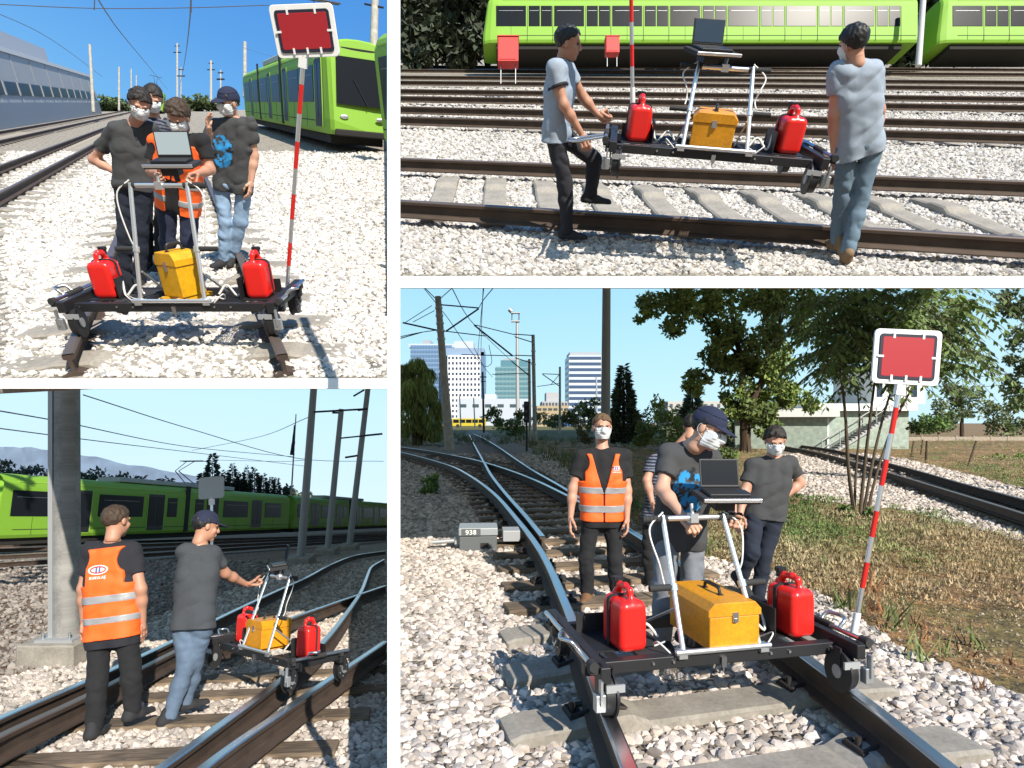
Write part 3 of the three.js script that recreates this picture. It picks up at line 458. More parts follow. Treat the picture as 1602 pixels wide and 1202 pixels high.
  const shirtC = (x, y, z) => { let c = col; const t = ((x - hc.x) * sn.x + (y - hc.y) * sn.y + (z - hc.z) * sn.z) / spine.length(); const s = 1 + .08 * n3(x * 90, y * 90, z * 90) + .02 * n3(x * 7, y * 7, z * 7); if (o.stripes && Math.sin(y * 210) > .35) c = o.stripes; if (o.print) { const u = (x - sc.x - (o.printX || 0)) / .105, v = (t - .55) / .27; if (z > sc.z - .02 && u * u + v * v < 1 && n3(x * 34 + 4, y * 34, 3) + .5 * n3(x * 80, y * 80, 5) > -.02 - .2 * (1 - u * u - v * v)) c = [.02, .23, .52]; else if (z > sc.z && u * u + v * v < 1.3 && n3(x * 30, y * 30, 9) > .2) c = [.01, .012, .014]; } return [c[0] * s, c[1] * s, c[2] * s]; };
  mesh('shirt', nets(shirtF, ...sb, .0105, shirtC), vcloth, g);
  if (o.cuff) { const cf = (x, y, z) => Math.max(Math.min(tf(x, y, z), lf(x, y, z), rf(x, y, z)) - .006, Math.min(Math.hypot(x - el2.x, y - el2.y, z - el2.z) > .1 ? 9 : Math.abs((x - el2.x) * sdl.x + (y - el2.y) * sdl.y + (z - el2.z) * sdl.z + .01) - .012, o.cuff > 1 || Math.hypot(x - er2.x, y - er2.y, z - er2.z) > .1 ? 9 : Math.abs((x - er2.x) * sdr.x + (y - er2.y) * sdr.y + (z - er2.z) * sdr.z + .01) - .012, Math.abs((x - nb.x) * sn.x + (y - nb.y) * sn.y + (z - nb.z) * sn.z - .052) - .014)); mesh('trim', nets(cf, ...sb, .009), M.blackMatte, g); }
  // ---- trousers
  const up2 = hc.clone().addScaledVector(spine, .06), fl = (h, k, a) => [[h, k, .086, .068], [k, mid(k, a, .35), .068, .066], [mid(k, a, .35), a.clone().add(V(0, -.015, 0)), .066, .058]];
  const pl = [[mid(j.hl, hc, .3), mid(j.hr, hc, .3), .095, .095], [mid(j.hl, hc, .4).addScaledVector(spine, .06), mid(j.hr, hc, .4).addScaledVector(spine, .06), .085, .085], ...fl(j.hl, j.kl, j.al), ...fl(j.hr, j.kr, j.ar)], pf = capsules(pl, .03);
  const pantF = (x, y, z) => { let d = pf(x, y, z); if (d > .05) return d; d += .006 * (1 - 2.4 * Math.abs(n3(x * 8 + seed * 3, y * 11 + x * 6, z * 8))) + .003 * n3(x * 22, y * 30, z * 22); for (const [k, a] of [[j.kl, j.al], [j.kr, j.ar]]) { const dx = a.x - k.x, dy = a.y - k.y, dz = a.z - k.z, l = Math.hypot(dx, dy, dz), t = ((x - a.x) * dx + (y - a.y) * dy + (z - a.z) * dz) / l - .012; if (t > -.06 && Math.hypot(x - a.x, y - a.y, z - a.z) < .12) d = smax(d, t, .004); } return d; };
  const pc = o.pants, fade = o.fade || 0;
  mesh('trousers', nets(pantF, ...bounds(pl, .02), .0115, (x, y, z) => { const n = 1 + .1 * n3(x * 90, y * 90, z * 90) + fade * .35 * (.5 + n3(x * 6, y * 3 + seed, z * 6)); return [pc[0] * n, pc[1] * n, pc[2] * n]; }), vcloth, g);
  // ---- shoes
  for (const [a, yaw, pit] of [[j.al, o.footL ?? 0, o.pitL || 0], [j.ar, o.footR ?? 0, o.pitR || 0]]) {
    const s = mesh('shoe', SHOEG, o.shoe || M.blackMatte, g), so = mesh('sole', SOLEG, o.sole || M.rubber, s); s.rotation.set(pit, yaw, 0, 'YXZ'); s.position.copy(a).add(V(0, -.085, 0).applyEuler(s.rotation));
  }
  // ---- head wear
  const onHead = (name, geo, mat) => { const m = mesh(name, geo, mat, g); hm.decompose(m.position, m.quaternion, m.scale); return m; };
  onHead('hair', HAIRG[o.hairLong ? 1 : 0], hairMats[o.hair || 'dark']); onHead('eyes', EYEG, eyeMat);
  if (o.cap) onHead('cap', CAPG, cloth(.012, .017, .045));
  if (o.mask) { const m = onHead('face_mask', MASKG, maskMat); mesh('ear_loops', LOOPG, maskMat, m); }
  if (o.glasses) onHead('glasses', GLASSG, M.black);
  // ---- vest
  if (o.vest) {
    const vl = [...torso(.022), [hl, hl.clone().addScaledVector(spine, -.2), .118, .122], [hr, hr.clone().addScaledVector(spine, -.2), .118, .122]], vf = capsules(vl, .03), open = o.vest === 'front';
    const along = (x, y, z) => ((x - hc.x) * sn.x + (y - hc.y) * sn.y + (z - hc.z) * sn.z) / spine.length(), tx = (x, y, z) => (x - hc.x) * across.x + (z - hc.z) * across.z;
    const ctr = o.vestX || 0, shw = j.sr.distanceTo(j.sl) * .5;
    const vb = (x, y, z) => {
      let d = vf(x, y, z); if (d > .05) return d; d += fold(x, y, z, .005); const t = along(x, y, z), u = tx(x, y, z) - ctr;
      d = smax(d, -(t - (o.vestHem ?? -.06)), .004);
      d = smax(d, Math.abs(u) - shw * (o.vestW ?? .86) - (t < .62 ? .2 : 0), .01);
      d = smax(d, -(Math.min(Math.hypot(x - j.sl.x, (y - j.sl.y + .05) * .7), Math.hypot(x - j.sr.x, (y - j.sr.y + .05) * .7)) - (o.vestArm ?? .062)), .01);
      d = smax(d, (t - 1.04) * spine.length() - Math.min(.05, Math.abs(u) * .0), .005);
      if (open) { const w = t > .42 ? (t - .42) * (o.vestV ?? .155) + .006 : (o.vestGap ?? .006); if (z > hc.z + (sc.z - hc.z) * t - .0) d = smax(d, w - Math.abs(u), .004); }
      return d;
    };
    const vm = mesh('vest', nets(vb, ...bounds(vl, .02), .0095), vestMat, g);
    for (const [a, b] of o.bands || [[.16, .25], [.42, .51]]) mesh('reflective_band', nets((x, y, z) => { const t = along(x, y, z); return t < a - .1 || t > b + .1 ? .05 : Math.max(vb(x, y, z) - .005, a - t, t - b); }, ...bounds(vl, .02), .0095), stripeMat, vm);
    if (o.emblem) { const [ex, ey, ew] = o.emblem, c = J([ex, ey]), n = 8, pos = [], uv = [], I = []; for (let a = 0; a <= n; a++) for (let b = 0; b <= n; b++) { const x = c.x + (b / n - .5) * ew, y = c.y + (a / n - .5) * ew * .62; let z = .45; for (let s = 0; s < 300; s++) { const d = vb(x, y, z); if (d < .001 || z < -.4) break; z -= Math.max(.002, Math.min(d, .05) * .8); } if (z < -.39) z = NaN; pos.push(x, y, z + .006); uv.push(b / n, a / n); if (a < n && b < n) { const k = a * (n + 1) + b; I.push(k, k + 1, k + n + 2, k, k + n + 2, k + n + 1); } } { const I2 = []; for (let i = 0; i < I.length; i += 3) if (![0, 1, 2].some((k) => isNaN(pos[I[i + k] * 3 + 2]))) I2.push(I[i], I[i + 1], I[i + 2]); I.length = 0; I.push(...I2); for (let i = 0; i < pos.length; i++) if (isNaN(pos[i])) pos[i] = 0; } const eg = new THREE.BufferGeometry(); eg.setAttribute('position', new THREE.Float32BufferAttribute(pos, 3)); eg.setAttribute('uv', new THREE.Float32BufferAttribute(uv, 2)); eg.setIndex(I); eg.computeVertexNormals(); mesh('emblem', eg, emblemMat, vm); }
  }
  return g;
}
const GREY = [.046, .047, .050], BLACK = [.011, .011, .013], NAVY = [.011, .016, .03], JEANS = [.17, .25, .36], GREYJ = [.14, .15, .17], LGREY = [.27, .32, .39];
const brownShoe = std(.16, .08, .035, .7), tanShoe = std(.2, .13, .07, .8);
// lower right yard
person(BR, { label: 'man in an orange safety vest standing between the turnout rails, arms hanging', base: [943, 944], seed: 2, skin: 0, yaw: .05, pitch: .05, hair: 'light', mask: 1, glasses: 1, shirt: BLACK, pants: BLACK, shoe: brownShoe, footL: -.35, footR: .3, vest: 'front', emblem: [961, 733, .12], bands: [[.14, .25], [.43, .53]], vestHem: .0,
  j: { head: [942, 669], sl: [909, 714], sr: [976, 713], el: [896, 765, .02], er: [981, 768, .02], wl: [893, 808, .06], wr: [981, 808, .06], hl: [925, 814], hr: [959, 814], kl: [917, 874, .03], kr: [962, 874, .03], al: [919, 927], ar: [965, 929] } });
person(BR, { label: 'man in a striped navy top bent half hidden behind the capped man', base: [1024, 918], seed: 3, yaw: 2.6, pitch: .5, hair: 'dark', shirt: [.012, .016, .035], stripes: [.16, .18, .24], pants: BLACK, handR: 'none',
  j: { head: [1083, 668, -.1], sl: [1022, 722, -.05], sr: [1078, 708, -.15], el: [1012, 752, .02], er: [1090, 752, -.2], wl: [1020, 785, .08], wr: [1092, 790, -.2], hl: [1018, 812, -.1], hr: [1052, 810, -.2], kl: [1016, 868, -.02], kr: [1050, 866, -.15], al: [1018, 908, 0], ar: [1048, 904, -.15] } });
person(BR, { label: 'man in a dark blue cap and blue-print T-shirt leaning on the trolley handle', base: [1048, 1022], by: .17, seed: 4, skin: 2, yaw: .85, pitch: .42, roll: -.12, hair: 'black', cap: 1, mask: 1, glasses: 1, shirt: GREY, print: 1, printX: -.02, pants: GREYJ, fade: .5, handL: 'grip', handR: 'grip', thumbL: [1, .2, .2], thumbR: [-1, .2, .2], dirL: [.35, -.45, .75], dirR: [-.2, -.45, .75], hem: -.2,
  j: { head: [1108, 671, .12], sl: [1046, 712, .02], sr: [1108, 706, -.06], el: [1036, 766, .12], er: [1140, 768, .06], wl: [1066, 805, .32], wr: [1146, 806, .3], hl: [1043, 832, -.04], hr: [1084, 832, -.1], kl: [1040, 918, .05], kr: [1082, 915, -.04], al: [1036, 1000, .04], ar: [1074, 992, -.12], }, footL: .1, footR: .5 });
person(BR, { label: 'man in a dark grey polo with one foot raised beside the rail, hand on hip', base: [1192, 947], seed: 5, skin: 0, yaw: -.25, pitch: .4, hair: 'dark', hairLong: 1, mask: 1, glasses: 1, shirt: GREY, cuff: 0, pants: NAVY, handL: 'relaxed', handR: 'relaxed', dirR: [-.8, .1, .3], hem: -.08,
  j: { head: [1213, 690, .06], sl: [1178, 728, 0], sr: [1236, 724, 0], el: [1164, 772, .04], er: [1252, 756, -.06], wl: [1158, 806, .14], wr: [1226, 778, -.02], hl: [1180, 806], hr: [1214, 806], kl: [1176, 866, .16], kr: [1196, 868, .02], al: [1158, 902, .02], ar: [1186, 936, 0] }, footL: .3, pitL: .5, footR: .2 });
// upper left yard
person(TL, { label: 'man in a charcoal polo with glasses, hand on hip, behind the left red canister', base: [205, 446], seed: 6, yaw: .55, pitch: .35, hair: 'dark', hairLong: 1, mask: 1, glasses: 1, shirt: GREY, pants: NAVY, dirL: [.8, -.1, .2], handR: 'none',
  j: { head: [219, 163, .06], sl: [180, 203, .02], sr: [234, 202, -.08], el: [146, 250, -.04], er: [240, 246, -.12], wl: [184, 271, .02], wr: [238, 282, -.12], hl: [193, 287], hr: [226, 287], kl: [196, 362, .03], kr: [220, 360, .03], al: [196, 440], ar: [219, 436] }, footL: -.2, footR: .3 });
person(TL, { label: 'man in a dark patterned top standing behind the vested man', base: [238, 436], seed: 7, yaw: .5, pitch: .3, hair: 'dark', mask: 1, shirt: [.012, .015, .03], stripes: [.12, .13, .17], pants: BLACK, handL: 'none', handR: 'none',
  j: { head: [239, 154, -.35], sl: [218, 196, -.38], sr: [264, 196, -.38], el: [214, 240, -.36], er: [268, 240, -.36], wl: [216, 280, -.35], wr: [266, 280, -.35], hl: [226, 285, -.36], hr: [256, 285, -.36], kl: [228, 350, -.36], kr: [252, 350, -.36], al: [230, 412, -.36], ar: [250, 412, -.36] } });
person(TL, { label: 'man in an orange vest bowing over the laptop between the standing men', base: [278, 458], seed: 8, skin: 1, yaw: .02, pitch: .62, hair: 'brown', hairLong: 1, mask: 1, shirt: BLACK, pants: [.012, .016, .04], vest: 'front', vestGap: .06, vestV: .06, vestArm: .03, vestW: 1.12, bands: [[.04, .14], [.34, .42]], vestHem: -.12, handL: 'grip', handR: 'grip', dirL: [.2, -.2, .9], dirR: [-.2, -.2, .9], emblem: [301, 232, .075],
  j: { head: [278, 182, .12], sl: [244, 222, 0], sr: [317, 222, 0], el: [236, 268, .03], er: [329, 266, .03], wl: [252, 272, .26], wr: [306, 272, .26], hl: [261, 318, -.06], hr: [296, 318, -.06], kl: [262, 378, -.02], kr: [296, 378, -.02], al: [264, 436, -.04], ar: [296, 436, -.04] } });
person(TL, { label: 'man in a dark cap and blue-print T-shirt with pale jeans, one hand raised', base: [352, 420], seed: 9, skin: 2, yaw: -.55, pitch: .25, hair: 'black', cap: 1, mask: 1, shirt: GREY, print: 1, printX: -.05, pants: [.19, .28, .40], fade: .7, handL: 'relaxed', handR: 'relaxed', dirL: [-.1, .9, .1], hem: -.14,
  j: { head: [357, 160, .04], sl: [333, 196, 0], sr: [391, 194, 0], el: [322, 240, .1], er: [398, 244, -.02], wl: [328, 208, .22], wr: [393, 284, .04], hl: [346, 288], hr: [382, 288], kl: [352, 348, .03], kr: [376, 346, 0], al: [350, 406, .03], ar: [364, 402, -.06] }, footL: -.3, footR: .2, sole: M.white });
// upper right yard
person(TR, { label: 'man in a pale grey T-shirt with black trim stepping over the rail in profile', base: [886, 376], seed: 10, skin: 1, yaw: 1.45, pitch: .2, hair: 'black', cuff: 2, shirt: LGREY, pants: [.018, .018, .024], handL: 'grip', handR: 'grip', thumbL: [1, 0, .2], thumbR: [1, 0, .2], dirL: [.3, -.9, .2], dirR: [.8, -.5, 0], sleeve: .5, hem: -.16,
  j: { head: [889, 67, .0], sl: [868, 108, .14], sr: [888, 108, -.16], el: [882, 164, .2], er: [912, 152, -.22], wl: [910, 210, .16], wr: [934, 178, -.2], hl: [866, 206, .08], hr: [876, 208, -.08], kl: [884, 288, .08], kr: [930, 250, -.1], al: [887, 362, .06], ar: [924, 306, -.08] }, footL: 1.2, footR: 1.5, pitR: .1 });
person(TR, { label: 'man in a plain pale grey T-shirt and jeans seen from behind, carrying the trolley end', base: [1316, 408], seed: 11, skin: 0, yaw: 3.5, pitch: .1, hair: 'black', mask: 1, shirt: LGREY, pants: [.10, .15, .20], fade: .7, shoe: tanShoe, handL: 'grip', thumbL: [0, .1, -1], handR: 'relaxed', sleeve: .55, hem: -.14,
  j: { head: [1335, 68, 0], sl: [1310, 112, .0], sr: [1368, 112, 0], el: [1305, 180, .02], er: [1376, 172, -.1], wl: [1305, 240, -.04], wr: [1372, 215, -.25], hl: [1325, 228], hr: [1364, 228], kl: [1318, 312, -.04], kr: [1346, 312, .02], al: [1309, 378, -.06], ar: [1325, 395, .12] }, footL: 3.3, footR: 3.1, pitR: -.9 });
// lower left yard
person(BL, { label: 'man seen from behind in an orange vest with an emblem, walking on the sleepers', base: [168, 1156], seed: 12, skin: 1, yaw: 2.9, pitch: .1, hair: 'brown', shirt: [.014, .014, .02], pants: BLACK, vest: 'back', emblem: [169, 893, .21], bands: [[.18, .26], [.41, .50]], vestHem: .0,
  j: { head: [182, 816], sl: [141, 862], sr: [208, 862], el: [130, 922, .02], er: [220, 922, .02], wl: [131, 972, -.04], wr: [223, 974, -.05], hl: [155, 998], hr: [198, 998], kl: [152, 1070, .02], kr: [206, 1062, -.03], al: [147, 1140, .03], ar: [208, 1112, -.08] }, footL: 3.2, footR: 2.9 });
person(BL, { label: 'capped man in a grey T-shirt and jeans pushing the trolley away along the curve', base: [275, 1136], seed: 13, skin: 1, yaw: 2.3, pitch: .25, hair: 'black', cap: 1, shirt: [.045, .05, .058], pants: [.09, .13, .19], fade: .6, handR: 'grip', handL: 'none', dirR: [.8, -.2, -.6], sleeve: .55, hem: -.12,
  j: { head: [322, 824, -.08], sl: [290, 862, .0], sr: [334, 866, -.12], el: [296, 912, -.14], er: [352, 897, -.28], wl: [310, 945, -.3], wr: [384, 914, -.52], hl: [287, 972], hr: [318, 972], kl: [290, 1046, -.02], kr: [304, 1040, -.1], al: [264, 1122, .05], ar: [288, 1098, -.12] }, footL: 2.5, footR: 2.4, pitL: .2 });
// ---------------------------------------------------------------- the rail inspection trolley and what it carries
const jugField = (() => {
  const rb = (x, y, z, hx, hy, hz, r) => { const a = Math.abs(x) - hx + r, b = Math.abs(y) - hy + r, c = Math.abs(z) - hz + r; return Math.hypot(Math.max(a, 0), Math.max(b, 0), Math.max(c, 0)) + Math.min(Math.max(a, b, c), 0) - r; };
  const hnd = capsules([[V(0, .27, .105), V(0, .345, .075), .02, .019], [V(0, .345, .075), V(0, .362, .02), .019, .019], [V(0, .362, .02), V(0, .35, -.06), .019, .021], [V(0, .35, -.06), V(0, .30, -.1), .022, .03]], .02);
  return (x, y, z) => { let d = rb(x, y - .145, z, .1 - .008 * Math.max(0, (y - .2) / .1), .15, .145, .045); d = smin(d, hnd(x, y, z), .022); d = smax(d, -(Math.abs(Math.abs(x) - .104) + Math.max(0, Math.abs(y - .14) - .09) + Math.max(0, Math.abs(z) - .09) - .006), .01); return d; };
})();
const JUGG = nets(jugField, V(-.13, -.03, -.18), V(.13, .41, .18), .0085);
const JUGCAP = merge([cyl(.03, .03, .05, 0, .335, -.095, 16), cyl(.036, .036, .022, 0, .372, -.095, 16), ...Array.from({ length: 10 }, (_, i) => box(.006, .02, .006, .036 * Math.cos(i * .628), .382, -.095 + .036 * Math.sin(i * .628)))]);
const STRAP = (() => { const s = new THREE.Shape(); s.moveTo(-.107, 0); s.lineTo(-.107, .26); s.quadraticCurveTo(-.105, .30, -.06, .303); s.lineTo(.06, .303); s.quadraticCurveTo(.105, .30, .107, .26); s.lineTo(.107, 0); s.lineTo(.101, 0); s.lineTo(.101, .26); s.quadraticCurveTo(.1, .292, .06, .296); s.lineTo(-.06, .296); s.quadraticCurveTo(-.1, .292, -.101, .26); s.lineTo(-.101, 0); return clean(new THREE.ExtrudeGeometry(s, { depth: .03, bevelEnabled: false }).translate(0, 0, -.05)); })();
const jugMat = new THREE.MeshPhysicalMaterial({ color: lin(.68, .016, .012), roughness: .32, clearcoat: .25, clearcoatRoughness: .2 });
function jug(cm, p, yaw, label) {
  const t = thing('fuel_canister', label, 'canister', 'red canisters carried on the trolleys'); mesh('body', JUGG, jugMat, t); mesh('screw_cap', JUGCAP, M.black, t); mesh('strap', STRAP, M.blackMatte, t);
  t.applyMatrix4(cm.clone().multiply(new THREE.Matrix4().makeRotationY(yaw).scale(V(.86, .86, .86)).setPosition(p))); return t;
}
function boxThing(cm, p, yaw, mat, label, w = .31, d = .48, hs = 1) {
  const t = thing('equipment_box', label, 'box');
  mesh('case', rbox(w, .17, d, .008, 0, .085, 0, 1), mat, t);
  { const s = new THREE.Shape(); s.moveTo(-w / 2 - .006, .172); s.lineTo(w / 2 + .006, .172); s.lineTo(w / 2 + .006, .20); s.lineTo(w / 2 - .03, .235); s.lineTo(-w / 2 + .03, .235); s.lineTo(-w / 2 - .006, .20); mesh('lid', tri(new THREE.ExtrudeGeometry(s, { depth: d + .004, bevelEnabled: true, bevelSize: .003, bevelThickness: .003, bevelSegments: 1 }).translate(0, 0, -d / 2 - .002)), mat, t); }
  mesh('handle', merge([tube([V(0, .235, .085), V(0, .268, .075), V(0, .276, 0), V(0, .268, -.075), V(0, .235, -.085)], .011, 16, 6), box(.03, .006, .035, 0, .239, .085), box(.03, .006, .035, 0, .239, -.085)]), M.black, t);
  mesh('latch', merge([box(.035, .05, .008, 0, .165, d / 2 + .006), box(.02, .02, .014, 0, .15, d / 2 + .008)]), M.steel, t);
  for (const x of [-.09, .09]) mesh('foot', box(.05, .02, .4, x, -.012, 0), mat, t);
  t.applyMatrix4(cm.clone().multiply(new THREE.Matrix4().makeRotationY(yaw).scale(V(1, hs, 1)).setPosition(p))); return t;
}
const wheelGeo = merge([new THREE.CylinderGeometry(.092, .095, .05, 28).rotateZ(Math.PI / 2), new THREE.CylinderGeometry(.108, .108, .012, 28).rotateZ(Math.PI / 2).translate(.03, 0, 0)]), hubGeo = merge([new THREE.CylinderGeometry(.035, .035, .09, 16).rotateZ(Math.PI / 2), ...Array.from({ length: 6 }, (_, i) => new THREE.CylinderGeometry(.007, .007, .066, 6).rotateZ(Math.PI / 2).translate(0, .058 * Math.cos(i * 1.047), .058 * Math.sin(i * 1.047)))]);
function trolley(m, label, lean = 0, ext = 0) {
  const t = thing('inspection_trolley', label, 'trolley'); t.applyMatrix4(m);
  for (const z of [0, -.62]) { const b = mesh('cross_beam', rbox(1.62, .062, .062, .006, 0, .185, z, 1), M.black, t); if (!z) { for (const x of [-.7, -.42, -.3, .3, .42, .7]) mesh('bolt', new THREE.CylinderGeometry(.008, .008, .012, 6).rotateX(Math.PI / 2).translate(x, .19, .036), M.steel, b); mesh('hook', merge([box(.03, .05, .02, 0, .17, .04), cyl(.006, .006, .05, 0, .12, .04, 6)]), M.steel, b); } }
  for (const s of [-1, 1]) {
    mesh('side_beam', rbox(.055, .075, 1.0, .006, s * .755, .215, -.3, 1), M.black, t);
    for (const z of [.1, -.72]) { const w = mesh('wheel', wheelGeo, M.black, t); w.position.set(s * .72, .092, z); w.rotation.y = s > 0 ? Math.PI : 0; mesh('hub', hubGeo, M.steelDull, w); mesh('wheel_fork', merge([box(.012, .13, .05, s * .685, .15, z), box(.012, .13, .05, s * .765, .15, z)]), M.black, t); }
    mesh('tie_rod', bar(V(s * .815, .255, .16), V(s * .815, .255, -.72), .014, 10), M.steel, t);
    mesh('rod_sleeve', merge([bar(V(s * .815, .255, -.1), V(s * .815, .255, -.34), .021, 12), bar(V(s * .815, .255, .13), V(s * .815, .255, .19), .024, 12), box(.07, .035, .05, s * .795, .235, .15), box(.07, .035, .05, s * .795, .235, -.6)]), M.rubber, t);
    mesh('guide_block', merge([rbox(.055, .08, .05, .006, s * .79, .10, .2, 1), box(.012, .11, .035, s * .79, .15, .22)]), M.steelDull, t);
    mesh('brush_plate', box(.10, .035, .012, s * .70, .15, .19), M.galv, t);
    mesh('lift_handle', tube([V(s * .81, .25, -.05), V(s * (.86 + (s < 0 ? ext : ext * .2)), ext ? .2 : .30, -.05), V(s * (.90 + (s < 0 ? ext : ext * .2)), ext ? .2 : .30, -.12), V(s * (.86 + (s < 0 ? ext : ext * .2)), ext ? .2 : .30, -.2), V(s * .81, .25, -.2)], .011, 16, 6), M.steel, t);
    for (const x of [.27, .44, .60]) mesh('floor_bar', box(.03, .03, .56, s * x, .19, -.31), M.black, t);
    mesh('jug_bracket', merge([box(.008, .16, .32, s * .455, .28, -.30), box(.25, .008, .32, s * .57, .206, -.30), box(.25, .10, .008, s * .57, .26, -.465)]), M.black, t);
    const top = V(s * .20, .86 + lean, -.30), bot = V(s * .235, .235, .02);
    const leg = mesh('handle_tube', bar(bot, top, .0155, 12), M.alu, t);
    mesh('tube_clamp', bar(bot.clone().lerp(top, .42), bot.clone().lerp(top, .47), .024, 12), M.alu, leg);
    mesh('foot_grip', bar(bot.clone().lerp(top, .45), bot.clone().lerp(top, .45).add(V(s * .15, 0, 0)), .0175, 10), M.rubber, leg);
    mesh('stay', bar(V(s * .21, .42, -.09), V(s * .24, .2, -.55), .008, 8), M.steelDull, t);
    for (const cg of [tube([V(s * .2, .88 + lean, -.3), V(s * .3, .8 + lean, -.27), V(s * .27, .62, -.2), V(s * .25, .55, -.2), V(s * .26, .5, -.14)], .006, 24, 5), tube([V(s * .28, .24, -.2), V(s * .34, .30, -.24), V(s * .42, .23, -.2), V(s * .46, .33, -.3)], .009, 24, 5), tube([V(s * .29, .21, .0), V(s * .36, .27, -.03), V(s * .33, .215, -.14), V(s * .27, .24, -.12)], .005, 20, 5)]) mesh('cable', cg, M.cable, t);
  }
  mesh('lower_tube', merge([bar(V(-.29, .235, .045), V(.29, .235, .045), .0145, 12), box(.05, .04, .05, -.25, .225, .03), box(.05, .04, .05, .25, .225, .03)]), M.alu, t);
  const hb = mesh('handle_bar', merge([bar(V(-.30, .845 + lean, -.30), V(.30, .845 + lean, -.30), .0155, 12), box(.05, .05, .05, 0, .845 + lean, -.30)]), M.alu, t);
  for (const s of [-1, 1]) mesh('grip', merge([bar(V(s * .17, .845 + lean, -.30), V(s * .33, .845 + lean, -.30), .0195, 12), ...Array.from({ length: 6 }, (_, i) => new THREE.TorusGeometry(.0195, .003, 5, 12).rotateY(Math.PI / 2).translate(s * (.19 + i * .025), .845 + lean, -.30))]), M.rubber, hb);
  const grid = []; for (let i = 0; i <= 9; i++) grid.push(box(.004, .004, .54, .46 - i * .019, .208, -.31)); for (let i = 0; i <= 27; i++) grid.push(box(.18, .004, .004, .37, .2085, -.04 - i * .02));
  mesh('mesh_panel', merge(grid), M.black, t); mesh('step_plate', box(.20, .006, .54, -.375, .208, -.31), M.blackMatte, t);
  mesh('lamp_arm', bar(V(0, .845 + lean, -.30), V(0, .92 + lean, -.32), .012, 8), M.steelDull, t);
  return t;
}
function laptop(m, label, screenMat) {
  const t = thing('laptop', label, 'laptop'); t.applyMatrix4(m);
  mesh('tray', rbox(.345, .03, .25, .006, 0, 0, 0, 1), M.blackMatte, t); mesh('front_rim', rbox(.35, .022, .012, .004, 0, .006, .129, 1), M.alu, t);
  mesh('keyboard_base', rbox(.25, .018, .19, .005, 0, .025, -.01, 1), M.black, t);
  const s = mesh('lid', rbox(.25, .165, .010, .004, 0, .0825, 0, 1), M.black, t); s.position.set(0, .034, -.10); s.rotation.x = -.33; mesh('screen', box(.23, .142, .003, 0, .085, .0066), screenMat, s);
  mesh('mount', merge([box(.12, .05, .12, -.02, -.04, 0), cyl(.02, .02, .09, 0, -.11, 0, 10)]), M.black, t);
  return t;
}
function signPole(base, top, w, h, label, bands, backMat, reds, turn = 0, right = null) {
  const t = thing('signal_pole', label, 'signal'), d = top.clone().sub(base), L = d.length(), up = d.clone().normalize(), rx = V(Math.cos(turn), 0, -Math.sin(turn)); rx.addScaledVector(up, -rx.dot(up)).normalize(); const rz = rx.clone().cross(up);
  t.matrix.makeBasis(rx, up, rz).setPosition(base); t.matrix.decompose(t.position, t.quaternion, t.scale);
  mesh('socket', cyl(.02, .02, .16, 0, 0, 0, 14), M.white, t);
  for (let i = 0; i < bands; i++) { const a = .16 + (L - .16) * i / bands, b = .16 + (L - .16) * (i + 1) / bands; mesh(i % 2 ? 'red_band' : 'pale_band', cyl(.0145, .0145, b - a - .001, 0, a, 0, 14), i % 2 ? M.red : M.alu, t); }
  const rr = (w, h, r) => { const s = new THREE.Shape(), a = w / 2, b = h / 2; s.moveTo(-a + r, -b); s.lineTo(a - r, -b); s.quadraticCurveTo(a, -b, a, -b + r); s.lineTo(a, b - r); s.quadraticCurveTo(a, b, a - r, b); s.lineTo(-a + r, b); s.quadraticCurveTo(-a, b, -a, b - r); s.lineTo(-a, -b + r); s.quadraticCurveTo(-a, -b, -a + r, -b); return s; }, cy = L + h / 2 - .015;
  const ex = (s, d, z) => clean(new THREE.ExtrudeGeometry(s, { depth: d, bevelEnabled: true, bevelSize: .002, bevelThickness: .002, bevelSegments: 1 }).translate(0, cy, z));
  if (right) { /* the board is turned on its pole */ }
  const plate = mesh('board', ex(rr(w, h, .03), .012, 0), backMat || M.white, t);
  if (reds) { const fr = rr(w - .055, h - .055, .02); fr.holes.push(rr(w - .085, h - .085, .012)); mesh('dark_border', ex(fr, .003, .015), std(.012, .012, .03, .6), plate); mesh('red_panel', ex(rr(w - .088, h - .088, .01), .004, .015), std(.36, .013, .022, .5), plate); for (const [x, y] of [[-.22, 1], [.22, 1], [-.22, -1], [0, -1], [.22, -1]]) mesh('white_tab', box(.012, .034, .004, x * w, cy + y * (h / 2 - .034), .021), M.white, plate); for (const s of [-1, 1]) mesh('white_tab', box(.034, .012, .004, s * (w / 2 - .034), cy, .021), M.white, plate); }
  mesh('clamp', merge([box(.05, .06, .03, 0, L - .05, 0)]), M.white, t);
  if (right) { const q0 = t.quaternion.clone().invert(), r = right.clone().normalize(), u = up.clone().addScaledVector(r, -up.dot(r)).normalize(), q = new THREE.Quaternion().setFromRotationMatrix(new THREE.Matrix4().makeBasis(r, u, r.clone().cross(u))); plate.quaternion.copy(q0.multiply(q)); plate.position.set(0, cy, 0).sub(V(0, cy, 0).applyQuaternion(plate.quaternion)); }
  return t;
}
